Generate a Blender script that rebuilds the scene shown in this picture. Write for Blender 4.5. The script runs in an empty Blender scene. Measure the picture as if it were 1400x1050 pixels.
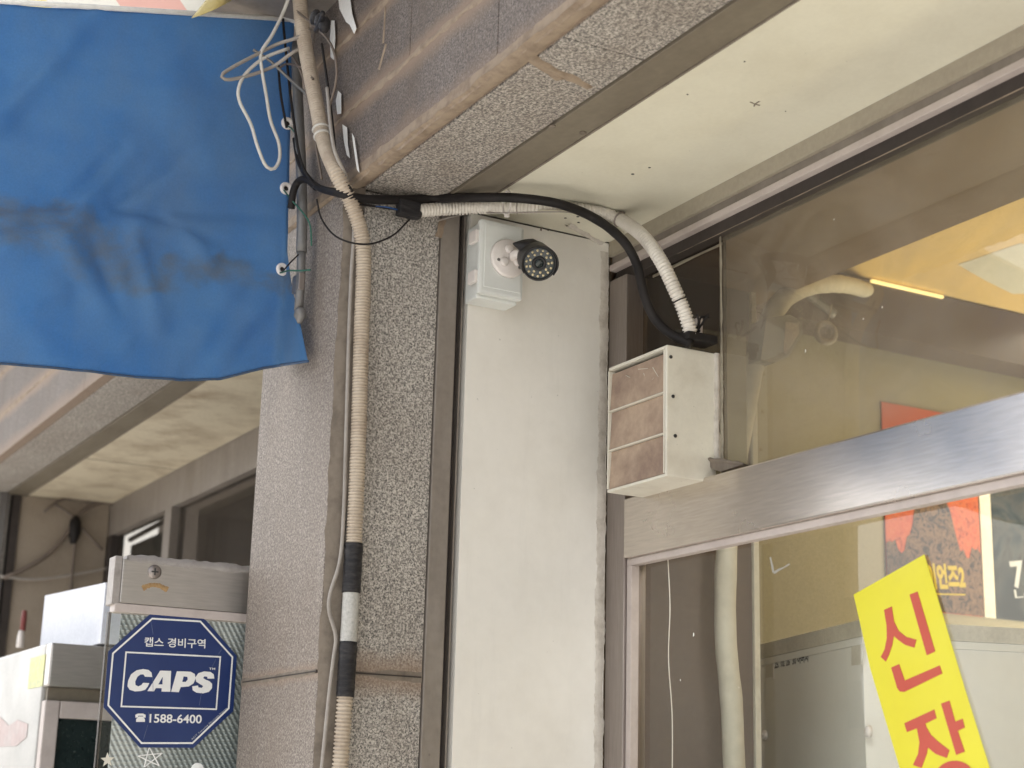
import bpy, bmesh, math, random
from mathutils import Vector, Matrix, noise
random.seed(7)
S = bpy.context.scene
C = S.collection
R = math.radians

# ------------------------------------------------------------------ camera
YAW, PITCH, ROLL, F, IW, IH = R(151.2044), R(14.68669), R(1.58406), 2215.94, 1400.0, 1050.0
EYE = Vector((0, 0, 1.6))
fw = Vector((math.cos(PITCH)*math.cos(YAW), math.cos(PITCH)*math.sin(YAW), math.sin(PITCH)))
rt = fw.cross(Vector((0, 0, 1))).normalized()
up = rt.cross(fw)
rt, up = rt*math.cos(ROLL)+up*math.sin(ROLL), -rt*math.sin(ROLL)+up*math.cos(ROLL)
cd = bpy.data.cameras.new('camera'); cam = bpy.data.objects.new('camera', cd); C.objects.link(cam)
cam.matrix_world = Matrix(((rt.x, up.x, -fw.x, EYE.x), (rt.y, up.y, -fw.y, EYE.y), (rt.z, up.z, -fw.z, EYE.z), (0, 0, 0, 1)))
cd.sensor_width = 36; cd.lens = 36*F/IW; cd.clip_start = .05; cd.clip_end = 500
cd.dof.use_dof = True; cd.dof.focus_distance = 2.7; cd.dof.aperture_fstop = 5.2
S.camera = cam

# ------------------------------------------------------------------ world, sun, exposure
SUN = Vector((-.62, -.14, .77)).normalized()
w = bpy.data.worlds.new("World"); S.world = w; w.use_nodes = True
sk = w.node_tree.nodes.new('ShaderNodeTexSky'); sk.sky_type = 'NISHITA'; sk.sun_disc = False
sk.sun_elevation = math.asin(SUN.z); sk.sun_rotation = math.atan2(SUN.x, SUN.y)
sk.air_density = 1.0; sk.dust_density = 2.5
bg = w.node_tree.nodes['Background']; bg.inputs[1].default_value = .15
hs = w.node_tree.nodes.new('ShaderNodeHueSaturation'); hs.inputs['Saturation'].default_value = .12
w.node_tree.links.new(sk.outputs[0], hs.inputs['Color']); w.node_tree.links.new(hs.outputs[0], bg.inputs[0])
sd = bpy.data.lights.new('sun', 'SUN'); sd.energy = 4.5; sd.angle = R(.5); sd.color = (1, .95, .88)
sun = bpy.data.objects.new('sun', sd); C.objects.link(sun)
sun.rotation_euler = SUN.to_track_quat('Z', 'Y').to_euler()
S.view_settings.view_transform = 'Standard'; S.view_settings.look = 'None'
S.view_settings.exposure = 1.46; S.view_settings.gamma = 1
S.cycles.max_bounces = 10; S.cycles.transparent_max_bounces = 16

# ------------------------------------------------------------------ rays: a photo pixel to a point on a real plane of the place
def ray(x, y): return fw + rt*((x-700)/F) - up*((y-525)/F)
def on(ax, v, x, y):
    d = ray(x, y); i = 'XYZ'.index(ax); return EYE + d*((v-EYE[i])/d[i])

# ------------------------------------------------------------------ materials
def N(nt, t, **k):
    n = nt.nodes.new(t)
    for a, b in k.items(): setattr(n, a, b)
    return n
def newmat(name):
    m = bpy.data.materials.new(name); m.use_nodes = True
    return m, m.node_tree, m.node_tree.nodes['Principled BSDF']
def col(c): return (c[0], c[1], c[2], 1)
def ramp(nt, fac, stops, interp='LINEAR'):
    r = N(nt, 'ShaderNodeValToRGB'); nt.links.new(fac, r.inputs[0]); r.color_ramp.interpolation = interp
    e = r.color_ramp.elements
    while len(e) < len(stops): e.new(.5)
    for i, (p, c) in enumerate(stops): e[i].position = p; e[i].color = col(c)
    return r.outputs[0]
def tex(nt, kind, scale, detail=4, stretch=(1, 1, 1), rough=.55, dist=0):
    co = N(nt, 'ShaderNodeTexCoord'); mp = N(nt, 'ShaderNodeMapping'); mp.inputs['Scale'].default_value = stretch
    nt.links.new(co.outputs['Object'], mp.inputs[0])
    if kind == 'noise':
        t = N(nt, 'ShaderNodeTexNoise'); t.inputs['Detail'].default_value = detail
        t.inputs['Roughness'].default_value = rough; t.inputs['Distortion'].default_value = dist
        o = t.outputs[0]
    else:
        t = N(nt, 'ShaderNodeTexVoronoi'); o = t.outputs['Color']
    t.inputs['Scale'].default_value = scale
    nt.links.new(mp.outputs[0], t.inputs[0]); return o
def mix(nt, f, a, b, mode='MIX'):
    m = N(nt, 'ShaderNodeMix', data_type='RGBA', blend_type=mode)
    for s, v in ((m.inputs[0], f), (m.inputs[6], a), (m.inputs[7], b)):
        if isinstance(v, (int, float)): s.default_value = v
        elif isinstance(v, tuple): s.default_value = col(v)
        else: nt.links.new(v, s)
    return m.outputs[2]
def bump(nt, b, h, st, d=.002):
    n = N(nt, 'ShaderNodeBump'); n.inputs['Strength'].default_value = st; n.inputs['Distance'].default_value = d
    nt.links.new(h, n.inputs['Height']); nt.links.new(n.outputs[0], b.inputs['Normal'])
def pm(name, c, dirt=None, scale=9, amt=.5, rough=.55, metal=0, bst=.15, bsc=180, stretch=(1, 1, 1), lo=.45, hi=.75, fine=.12, spec=.5):
    """painted / worn surface: base colour, soft patches of dirt, fine grain, light bump"""
    m, nt, b = newmat(name)
    dirt = dirt or tuple(x*.6 for x in c)
    f = ramp(nt, tex(nt, 'noise', scale, 6, stretch, .65), [(lo, (0, 0, 0)), (hi, (amt, amt, amt))])
    base = mix(nt, f, c, dirt)
    g = ramp(nt, tex(nt, 'noise', bsc*.7, 3), [(.3, (1-fine,)*3), (.7, (1+0*fine,)*3)])
    base = mix(nt, 1.0, base, g, 'MULTIPLY')
    nt.links.new(base, b.inputs['Base Color'])
    rr = N(nt, 'ShaderNodeMapRange'); nt.links.new(tex(nt, 'noise', scale*2.3, 5, stretch), rr.inputs[0])
    rr.inputs[3].default_value = max(.05, rough-.15); rr.inputs[4].default_value = min(1, rough+.15)
    nt.links.new(rr.outputs[0], b.inputs['Roughness'])
    b.inputs['Metallic'].default_value = metal; b.inputs['Specular IOR Level'].default_value = spec
    if name in ('white_wall', 'cream_pl', 'soffit', 'taupe'):
        k = ramp(nt, tex(nt, 'noise', 24, 7, (1, 1, .1) if name != 'soffit' else (.25, 1, 1), .7), [(.55, (0, 0, 0)), (.85, (.22,)*3)])
        base = mix(nt, k, base, tuple(x*.62 for x in c)); nt.links.new(base, b.inputs['Base Color'])
        k = ramp(nt, tex(nt, 'noise', 95, 2, (1, 1, 1)), [(.74, (0, 0, 0)), (.78, (.6,)*3)])
        base = mix(nt, k, base, tuple(x*.5 for x in c)); nt.links.new(base, b.inputs['Base Color'])
    if bst: bump(nt, b, tex(nt, 'noise', bsc, 4, stretch), bst)
    return m
def granite(name, lo_, hi_, tint, stain=.5, dcol=(.17, .13, .10), sc=300, seams=(), contrast=.75):
    m, nt, b = newmat(name)
    v = tex(nt, 'noise', sc, 2, (1, 1, 1), .6, .6)
    sp = ramp(nt, v, [(.35, lo_), (.46, tuple((a+b_)/2 for a, b_ in zip(lo_, hi_))), (.52, tint), (.62, hi_)])
    v2 = tex(nt, 'noise', sc*.5, 2, (1, 1, 1), .6, .4)
    sp = mix(nt, ramp(nt, v2, [(.36, (contrast,)*3), (.56, (0, 0, 0))]), sp, lo_)
    pk = ramp(nt, tex(nt, 'noise', sc*.33, 1), [(.62, (0, 0, 0)), (.70, (.55,)*3)])
    sp = mix(nt, pk, sp, tuple(min(1, x*1.12) for x in hi_))
    # slab to slab and patch to patch tone
    tone = ramp(nt, tex(nt, 'noise', 2.3, 5, (1, 1, .6)), [(.3, (.80, .78, .76)), (.7, (1.0, 1.0, 1.0))])
    sp = mix(nt, 1.0, sp, tone, 'MULTIPLY')
    st = ramp(nt, tex(nt, 'noise', 6.5, 9, (1, 1, .4), .7), [(.45, (0, 0, 0)), (.78, (stain,)*3)])
    c = mix(nt, st, sp, dcol)
    dr = ramp(nt, tex(nt, 'noise', 14, 7, (1, 1, .12), .7), [(.52, (0, 0, 0)), (.8, (stain*.8,)*3)])
    c = mix(nt, dr, c, tuple(x*.75 for x in dcol))
    if seams:
        co = N(nt, 'ShaderNodeTexCoord'); sp_ = N(nt, 'ShaderNodeSeparateXYZ'); nt.links.new(co.outputs['Object'], sp_.inputs[0])
        wv = tex(nt, 'noise', 7, 7, (1, 1, 1), .7)
        for zc, wd, am in seams:
            a = N(nt, 'ShaderNodeMath', operation='SUBTRACT'); nt.links.new(sp_.outputs[2], a.inputs[0]); a.inputs[1].default_value = zc
            ab = N(nt, 'ShaderNodeMath', operation='ABSOLUTE'); nt.links.new(a.outputs[0], ab.inputs[0])
            w2 = N(nt, 'ShaderNodeMath', operation='MULTIPLY'); nt.links.new(wv, w2.inputs[0]); w2.inputs[1].default_value = wd*2
            dv = N(nt, 'ShaderNodeMath', operation='DIVIDE'); nt.links.new(ab.outputs[0], dv.inputs[0]); nt.links.new(w2.outputs[0], dv.inputs[1])
            k = ramp(nt, dv.outputs[0], [(.25, (am,)*3), (1.0, (0, 0, 0))])
            c = mix(nt, k, c, (.24, .17, .12))
    nt.links.new(c, b.inputs['Base Color'])
    b.inputs['Roughness'].default_value = .7
    bump(nt, b, v, .25, .001)
    return m
def brushed(name, c, rough=.32, axis=(1, 40, 40), metal=.85, dirt=(.25, .2, .17), amt=.3):
    m, nt, b = newmat(name)
    f = ramp(nt, tex(nt, 'noise', 3.5, 6), [(.45, (0, 0, 0)), (.8, (amt,)*3)])
    g = tex(nt, 'noise', 20, 2, tuple(min(a, 14) for a in axis))
    base = mix(nt, f, c, dirt)
    base = mix(nt, 1.0, base, ramp(nt, g, [(.3, (.86,)*3), (.7, (1, 1, 1))]), 'MULTIPLY')
    nt.links.new(base, b.inputs['Base Color'])
    b.inputs['Metallic'].default_value = metal
    rr = N(nt, 'ShaderNodeMapRange'); nt.links.new(tex(nt, 'noise', 6, 5), rr.inputs[0])
    rr.inputs[3].default_value = rough-.06; rr.inputs[4].default_value = rough+.10
    nt.links.new(rr.outputs[0], b.inputs['Roughness'])
    return m
def glass(name, tint=(.9, .92, .88), haze=.05, hazec=(.5, .48, .42), swirl=.06, refl=1.0):
    m, nt, b = newmat(name); nt.nodes.remove(b)
    out = nt.nodes['Material Output']
    tr = N(nt, 'ShaderNodeBsdfTransparent'); tr.inputs[0].default_value = col(tint)
    gl = N(nt, 'ShaderNodeBsdfGlossy'); gl.inputs[1].default_value = .015; gl.inputs[0].default_value = (1, 1, 1, 1)
    df = N(nt, 'ShaderNodeBsdfDiffuse'); df.inputs[0].default_value = col(hazec)
    fr = N(nt, 'ShaderNodeFresnel'); fr.inputs[0].default_value = 1.5
    ge = N(nt, 'ShaderNodeNewGeometry'); inv = N(nt, 'ShaderNodeMath', operation='SUBTRACT'); inv.inputs[0].default_value = 1; nt.links.new(ge.outputs['Backfacing'], inv.inputs[1])
    fm = N(nt, 'ShaderNodeMath', operation='MULTIPLY'); nt.links.new(fr.outputs[0], fm.inputs[0]); nt.links.new(inv.outputs[0], fm.inputs[1])
    f2 = N(nt, 'ShaderNodeMath', operation='MULTIPLY'); nt.links.new(fm.outputs[0], f2.inputs[0]); f2.inputs[1].default_value = refl; fm = f2
    m1 = N(nt, 'ShaderNodeMixShader'); nt.links.new(fm.outputs[0], m1.inputs[0]); nt.links.new(tr.outputs[0], m1.inputs[1]); nt.links.new(gl.outputs[0], m1.inputs[2])
    t = tex(nt, 'noise', 2.6, 7, (1, 1, 1), .6, 3.5)
    h = ramp(nt, t, [(.4, (haze,)*3), (.75, (haze+swirl,)*3)])
    m2 = N(nt, 'ShaderNodeMixShader'); nt.links.new(h, m2.inputs[0]); nt.links.new(m1.outputs[0], m2.inputs[1]); nt.links.new(df.outputs[0], m2.inputs[2])
    nt.links.new(m2.outputs[0], out.inputs[0])
    return m
M = {}
M['granite'] = granite('granite', (.085, .08, .078), (.58, .535, .48), (.40, .365, .33), .5)
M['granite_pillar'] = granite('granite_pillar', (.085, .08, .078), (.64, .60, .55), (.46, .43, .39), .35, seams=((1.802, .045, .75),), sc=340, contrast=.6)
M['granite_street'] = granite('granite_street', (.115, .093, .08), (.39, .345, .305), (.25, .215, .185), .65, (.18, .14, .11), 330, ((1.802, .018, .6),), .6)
M['granite_shaded_dirty'] = granite('granite_shaded_dirty', (.07, .058, .052), (.27, .23, .205), (.17, .14, .125), .8, (.10, .072, .052), 330, ((.14, .035, .9), (.0, .045, .7), (.29, .03, .8)), .6)  # darker base paints in shade on the beam front; the stains are dirt
M['caulk'] = pm('caulk', (.31, .24, .175), (.15, .105, .075), 30, .9, .85, bst=.5, bsc=90)
M['grime'] = pm('grime', (.21, .175, .14), (.11, .09, .07), 30, .9, .9, bst=.4, bsc=120)
M['soffit'] = pm('soffit', (.68, .655, .54), (.50, .46, .36), 3.2, .5, .5, bst=.05, fine=.04)
M['soffit_old'] = pm('soffit_old', (.60, .53, .40), (.30, .225, .15), 5.5, .95, .6, bst=.05)
M['trim'] = pm('trim', (.21, .18, .135), (.12, .095, .07), 8, .8, .5, .2, .1, 120, (.3, 1, 1))
M['white_wall'] = pm('white_wall', (.79, .765, .71), (.58, .54, .47), 5.0, .30, .6, bst=.12, bsc=60, fine=.03)
M['plaster'] = pm('plaster', (.62, .58, .52), (.3, .25, .2), 35, .7, .8, bst=.6, bsc=90)
M['taupe'] = pm('taupe', (.30, .265, .235), (.17, .145, .12), 7, .7, .45, .3, .08, 120, (1, 1, .25))
M['dark_slot'] = pm('dark_slot', (.045, .035, .03), (.02, .017, .015), 10, .6, .8)
M['steel'] = brushed('steel', (.72, .66, .60), .24, metal=.94, amt=.22)
M['steel_v'] = brushed('steel_v', (.36, .32, .30), .4, (40, 40, 1))
M['steel_door'] = brushed('steel_door', (.50, .47, .44), .36, (40, 1, 40), amt=.2)
M['bead'] = pm('bead', (.50, .44, .41), (.36, .30, .28), 14, .6, .5, fine=.05)
M['glass'] = glass('glass', (.86, .86, .8), .13, (.40, .345, .28), .17)
M['glass_low'] = glass('glass_low', (.95, .96, .94), .01, (.42, .4, .36), .015)
M['glass_left'] = glass('glass_left', (.6, .58, .55), .1, (.2, .18, .16), .06, .3)
M['grey_box'] = pm('grey_box', (.72, .74, .715), (.6, .6, .57), 10, .2, .42, bst=.02, fine=.02)
M['white_pl'] = pm('white_pl', (.78, .73, .70), (.55, .5, .45), 20, .4, .4, bst=.03, fine=.02)
M['cream_pl'] = pm('cream_pl', (.70, .67, .58), (.45, .40, .32), 16, .5, .5, bst=.08, fine=.05)
M['cond_old'] = pm('cond_old', (.52, .44, .35), (.30, .22, .16), 11, .85, .6, bst=.2, bsc=200)
M['cond_white'] = pm('cond_white', (.74, .70, .64), (.5, .45, .38), 16, .5, .45, bst=.05)
M['hose'] = pm('hose', (.5, .49, .46), (.3, .3, .28), 240, .8, .3)
M['black'] = pm('black', (.016, .014, .014), (.035, .03, .028), 14, .6, .55, bst=.2, bsc=90, spec=.2)
M['tape'] = pm('tape', (.02, .019, .021), (.06, .055, .055), 40, .8, .5, bst=.9, bsc=60, stretch=(1, 1, 4), spec=.25)
M['cable_grey'] = pm('cable_grey', (.33, .30, .27), (.2, .17, .15), 20, .6, .5)
M['wire_pale'] = pm('wire_pale', (.62, .6, .56), (.4, .36, .3), 20, .6, .35)
M['brown_cable'] = pm('brown_cable', (.16, .125, .10), (.09, .07, .06), 20, .6, .6)
M['cam_black'] = pm('cam_black', (.014, .013, .014), (.025, .023, .023), 20, .4, .5, bst=.05)
M['lens'] = pm('lens', (.01, .018, .018), (.02, .03, .03), 5, .2, .08, bst=0)
M['cam_face'] = pm('cam_face', (.035, .045, .048), (.07, .075, .07), 60, .5, .2, bst=0)
M['led'] = pm('led', (.78, .66, .42), (.4, .35, .25), 100, .6, .15, bst=0)
M['duct_brown'] = pm('duct_brown', (.43, .32, .235), (.23, .155, .12), 11, .9, .45, bst=.1, lo=.4, hi=.65)
M['green_cord'] = pm('green_cord', (.03, .12, .085), None, 30, .5, .8)
M['pipe_grey'] = pm('pipe_grey', (.19, .185, .18), (.17, .15, .14), 12, .7, .45, .3)
M['navy'] = pm('navy', (.012, .03, .125), (.02, .045, .15), 6, .5, .35, bst=.03, bsc=40, fine=.04)
M['white_ink'] = pm('white_ink', (.78, .78, .76), (.6, .6, .6), 30, .3, .5, bst=0, fine=.03)
M['grey_ink'] = pm('grey_ink', (.5, .52, .55), None, 30, .3, .5, bst=0)
M['yellow'] = pm('yellow', (.68, .62, .012), (.58, .50, .012), 5, .5, .35, bst=.12, bsc=12, fine=.05)
M['red_ink'] = pm('red_ink', (.50, .075, .045), (.44, .06, .04), 8, .4, .5, bst=0, fine=.04)
M['ink'] = pm('ink', (.03, .03, .03), None, 8, .4, .5, bst=0)
M['olive_wall'] = pm('olive_wall', (.30, .275, .195), (.24, .215, .145), 1.6, .6, .7, bst=.05)
M['brown_wall'] = pm('brown_wall', (.15, .115, .095), (.085, .065, .055), 2.5, .7, .6, bst=.05)
M['brown_beam'] = pm('brown_beam', (.085, .06, .047), (.05, .035, .03), 3, .7, .5, bst=.05)
M['bulkhead'] = pm('bulkhead', (.22, .145, .095), (.13, .085, .058), 2.4, .8, .45, bst=.05, stretch=(.5, 1, 1))
M['ceil_yellow'] = pm('ceil_yellow', (.66, .48, .19), (.55, .39, .14), 1.8, .5, .6, bst=.03)
M['freezer'] = pm('freezer', (.86, .87, .85), (.76, .77, .74), 4, .4, .35, bst=.02, fine=.02)
M['freezer_trim'] = pm('freezer_trim', (.72, .70, .62), (.35, .33, .27), 8, .5, .45)
M['wrap'] = pm('wrap', (.57, .54, .46), (.42, .38, .31), 14, .6, .6, bst=.4, bsc=60)
M['foam'] = pm('foam', (.74, .76, .82), (.6, .62, .7), 8, .4, .7, bst=.2)
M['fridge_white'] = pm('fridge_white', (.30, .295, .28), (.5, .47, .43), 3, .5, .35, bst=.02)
M['beige_wall'] = pm('beige_wall', (.33, .275, .215), (.21, .165, .125), 4, .7, .7)
M['floor_tile'] = pm('floor_tile', (.3, .27, .23), (.2, .18, .15), 2, .5, .4)
M['glint_rail_white'] = pm('glint_rail_white', (.88, .87, .84), (.8, .78, .74), 30, .3, .6)
M['head_tan'] = pm('head_tan', (.37, .33, .26), (.27, .23, .18), 9, .6, .5, bst=.05, stretch=(.3, 1, 1))
M['trim_grey'] = pm('trim_grey', (.36, .33, .31), (.2, .18, .16), 30, .8, .6, bst=.3)
M['sil'] = pm('sil', (.30, .265, .20), (.15, .12, .09), 60, .9, .5)
M['dim_board'] = pm('dim_board', (.27, .25, .18), (.18, .16, .11), 8, .6)
M['dim_white'] = pm('dim_white', (.33, .32, .28), (.3, .29, .25), 20, .5)
M['dim_green'] = pm('dim_green', (.10, .115, .10), (.06, .07, .06), 6)

# tarp: coated woven sheet that lets sun through, with dusty folds
def tarp_mat():
    m, nt, b = newmat('blue_tarp')
    out = nt.nodes['Material Output']
    base = mix(nt, ramp(nt, tex(nt, 'noise', 5, 6, (1, 1, 1.6)), [(.35, (0, 0, 0)), (.7, (.8,)*3)]), (.095, .27, .55), (.155, .34, .59))
    # dust that settled in the low fold: world height mask times broken noise
    co = N(nt, 'ShaderNodeTexCoord'); sp = N(nt, 'ShaderNodeSeparateXYZ'); nt.links.new(co.outputs['Object'], sp.inputs[0])
    wob = tex(nt, 'noise', 7, 5)
    ad = N(nt, 'ShaderNodeMath', operation='MULTIPLY_ADD'); nt.links.new(wob, ad.inputs[0]); ad.inputs[1].default_value = .25
    nt.links.new(sp.outputs[2], ad.inputs[2])
    band = ramp(nt, ad.outputs[0], [(.0, (0, 0, 0)), (1, (1, 1, 1))])
    mr = N(nt, 'ShaderNodeMapRange'); nt.links.new(ad.outputs[0], mr.inputs[0])
    mr.inputs[1].default_value = 2.46+.12-2.35; mr.inputs[2].default_value = 2.54+.12-2.35
    hat = ramp(nt, mr.outputs[0], [(0, (.0,)*3), (.35, (.7,)*3), (.75, (.7,)*3), (1, (0,)*3)])
    brk = ramp(nt, tex(nt, 'noise', 13, 6, (1, 1, 1.5), .7), [(.35, (0, 0, 0)), (.65, (1, 1, 1))])
    dm = mix(nt, 1.0, hat, brk, 'MULTIPLY')
    base = mix(nt, dm, base, (.205, .205, .21))
    sm = ramp(nt, tex(nt, 'noise', 3.1, 7, (1, 1, .5), .7), [(.42, (0, 0, 0)), (.8, (.5,)*3)])
    base = mix(nt, sm, base, (.25, .30, .37))
    gr = ramp(nt, tex(nt, 'noise', 300, 2), [(.3, (.9,)*3), (.7, (1, 1, 1))])
    base = mix(nt, 1.0, base, gr, 'MULTIPLY')
    nt.links.new(base, b.inputs['Base Color']); b.inputs['Roughness'].default_value = .62
    b.inputs['Specular IOR Level'].default_value = .3
    tl = N(nt, 'ShaderNodeBsdfTranslucent'); nt.links.new(base, tl.inputs[0])
    mx = N(nt, 'ShaderNodeMixShader'); mx.inputs[0].default_value = .5
    nt.links.new(b.outputs[0], mx.inputs[1]); nt.links.new(tl.outputs[0], mx.inputs[2]); nt.links.new(mx.outputs[0], out.inputs[0])
    wv_ = tex(nt, 'noise', 420, 1)
    bump(nt, b, wv_, .25, .0008)
    return m
M['tarp'] = tarp_mat()
# embossed film on the door glass: diagonal rows of short bright dashes
def film_mat():
    m, nt, b = newmat('embossed_film')
    co = N(nt, 'ShaderNodeTexCoord'); mp = N(nt, 'ShaderNodeMapping')
    mp.inputs['Rotation'].default_value = (R(-62), 0, 0)
    nt.links.new(co.outputs['Object'], mp.inputs[0])
    br = N(nt, 'ShaderNodeSeparateXYZ'); nt.links.new(mp.outputs[0], br.inputs[0])
    def wave(o, per, ph=0):
        a = N(nt, 'ShaderNodeMath', operation='MULTIPLY'); nt.links.new(o, a.inputs[0]); a.inputs[1].default_value = 2*math.pi/per
        s = N(nt, 'ShaderNodeMath', operation='SINE'); nt.links.new(a.outputs[0], s.inputs[0]); return s.outputs[0]
    a = wave(br.outputs[1], .0100); c = wave(br.outputs[2], .0165)
    mu = N(nt, 'ShaderNodeMath', operation='MULTIPLY'); nt.links.new(a, mu.inputs[0]); nt.links.new(c, mu.inputs[1])
    dash = ramp(nt, mu.outputs[0], [(.55, (0, 0, 0)), (.95, (.8,)*3)])
    patch = ramp(nt, tex(nt, 'noise', 9, 5), [(.35, (.15,)*3), (.65, (1, 1, 1))])
    f = mix(nt, 1.0, dash, patch, 'MULTIPLY')
    base = mix(nt, ramp(nt, tex(nt, 'noise', 5, 5), [(.4, (0, 0, 0)), (.65, (1, 1, 1))]), (.20, .23, .22), (.38, .41, .39))
    nt.links.new(mix(nt, f, base, (.60, .64, .62)), b.inputs['Base Color'])
    b.inputs['Roughness'].default_value = .25; b.inputs['Metallic'].default_value = .3
    bump(nt, b, mu.outputs[0], .5, .002)
    return m
M['film'] = film_mat()
def poster_mat(name, bgc, figs, sc=18):
    m, nt, b = newmat(name)
    t = tex(nt, 'noise', sc, 6, (1, 1, 1), .6, 1.2)
    f = ramp(nt, t, [(.30, figs[0]), (.42, figs[1]), (.52, figs[2]), (.62, figs[3])], 'LINEAR')
    t2 = tex(nt, 'noise', 3.2, 2)
    msk = ramp(nt, t2, [(.42, (0, 0, 0)), (.5, (1, 1, 1))])
    nt.links.new(mix(nt, msk, bgc, f), b.inputs['Base Color']); b.inputs['Roughness'].default_value = .7
    return m
M['poster_red'] = poster_mat('poster_red', (.46, .085, .03), [(.26, .05, .02), (.44, .085, .035), (.5, .13, .05), (.24, .04, .02)], 34)
M['figures'] = poster_mat('figures', (.05, .035, .03), [(.012, .01, .01), (.05, .035, .03), (.2, .12, .075), (.03, .02, .018)], 40)
M['poster_dark'] = poster_mat('poster_dark', (.02, .025, .03), [(.012, .018, .025), (.03, .045, .055), (.07, .075, .075), (.02, .02, .022)], 9)

# ------------------------------------------------------------------ object helpers
def mesh(name, V, Fc, mat, smooth=False):
    me = bpy.data.meshes.new(name); me.from_pydata([tuple(v) for v in V], [], Fc)
    me.materials.append(M[mat] if isinstance(mat, str) else mat)
    if smooth:
        for p in me.polygons: p.use_smooth = True
    me.update(); return me
class Geo:
    """collects boxes, tubes and plates in world coordinates"""
    def __init__(s): s.V = []; s.F = []; s.sm = []
    def add(s, V, Fc, smooth=False):
        o = len(s.V); s.V += [Vector(v) for v in V]; s.F += [tuple(i+o for i in f) for f in Fc]; s.sm += [smooth]*len(Fc); return s
    def box(s, a, b):
        (x0, y0, z0), (x1, y1, z1) = [(min(p, q), max(p, q))[0] for p, q in zip(a, b)], [max(p, q) for p, q in zip(a, b)]
        return s.add([(x0, y0, z0), (x1, y0, z0), (x1, y1, z0), (x0, y1, z0), (x0, y0, z1), (x1, y0, z1), (x1, y1, z1), (x0, y1, z1)],
                     [(0, 3, 2, 1), (4, 5, 6, 7), (0, 1, 5, 4), (1, 2, 6, 5), (2, 3, 7, 6), (3, 0, 4, 7)])
    def bbox(s, a, b, bev=.002):
        lo = [min(p, q) for p, q in zip(a, b)]; hi = [max(p, q) for p, q in zip(a, b)]
        bm = bmesh.new(); bmesh.ops.create_cube(bm, size=1)
        for v in bm.verts: v.co = Vector([(lo[i]+hi[i])/2 + v.co[i]*(hi[i]-lo[i]) for i in range(3)])
        bmesh.ops.bevel(bm, geom=bm.edges[:], offset=bev, segments=2, affect='EDGES', profile=.6)
        bm.verts.ensure_lookup_table(); s.add([v.co.copy() for v in bm.verts], [[v.index for v in f.verts] for f in bm.faces]); bm.free(); return s
    def plate(s, pts, nrm, th):
        """polygon pts, extruded by th along -nrm"""
        n = len(pts); nrm = Vector(nrm); P = [Vector(p) for p in pts]; Q = [p-nrm*th for p in P]
        a = sum((P[i].cross(P[(i+1) % n]) for i in range(n)), Vector())
        f = list(range(n))
        if a.dot(nrm) < 0: f.reverse()
        fc = [tuple(f), tuple(i+n for i in reversed(f))]
        for k in range(n):
            i, j = f[k], f[(k+1) % n]; fc.append((i, i+n, j+n, j))
        return s.add(P+Q, fc)
    def tube(s, pts, r, n=10, caps=True):
        rr = r if callable(r) else (lambda t: r)
        L = [0]
        for i in range(1, len(pts)): L.append(L[-1]+(pts[i]-pts[i-1]).length)
        V = []; Fc = []; T = None; nv = None
        for i, p in enumerate(pts):
            t = (pts[min(i+1, len(pts)-1)]-pts[max(i-1, 0)]).normalized()
            if nv is None: nv = t.orthogonal().normalized()
            else: nv = (nv - t*nv.dot(t)).normalized()
            b = t.cross(nv); R_ = rr(L[i])
            for k in range(n):
                a = 2*math.pi*k/n; V.append(p+(nv*math.cos(a)+b*math.sin(a))*R_)
        for i in range(len(pts)-1):
            for k in range(n):
                Fc.append((i*n+k, i*n+(k+1) % n, (i+1)*n+(k+1) % n, (i+1)*n+k))
        if caps: Fc.append(tuple(reversed(range(n)))); Fc.append(tuple(range((len(pts)-1)*n, len(pts)*n)))
        return s.add(V, Fc, True)
    def disc(s, c, ax, r, th, n=28, r2=None):
        c = Vector(c); ax = Vector(ax).normalized()
        return s.tube([c, c+ax*th*.8, c+ax*th], lambda l: r if l < th*.9 else (r2 if r2 else r*.93), n)
    def ring(s, c, ax, R0, r, n=24, m=8):
        c = Vector(c); ax = Vector(ax).normalized(); u = ax.orthogonal().normalized(); v = ax.cross(u); V = []; Fc = []
        for i in range(n):
            a = 2*math.pi*i/n; d = u*math.cos(a)+v*math.sin(a)
            for k in range(m):
                b = 2*math.pi*k/m; V.append(c+d*(R0+r*math.cos(b))+ax*r*math.sin(b))
        for i in range(n):
            for k in range(m): Fc.append((i*m+k, i*m+(k+1) % m, ((i+1) % n)*m+(k+1) % m, ((i+1) % n)*m+k))
        return s.add(V, Fc, True)
    def lathe(s, base, ax, prof, n=28):
        """prof = [(distance along ax, radius)]"""
        base = Vector(base); ax = Vector(ax).normalized(); u = ax.orthogonal().normalized(); v = ax.cross(u); V = []; Fc = []
        for h, r in prof:
            for k in range(n):
                a = 2*math.pi*k/n; V.append(base+ax*h+(u*math.cos(a)+v*math.sin(a))*r)
        for i in range(len(prof)-1):
            for k in range(n): Fc.append((i*n+k, i*n+(k+1) % n, (i+1)*n+(k+1) % n, (i+1)*n+k))
        Fc.append(tuple(reversed(range(n)))); Fc.append(tuple(range((len(prof)-1)*n, len(prof)*n)))
        return s.add(V, Fc, True)
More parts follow.
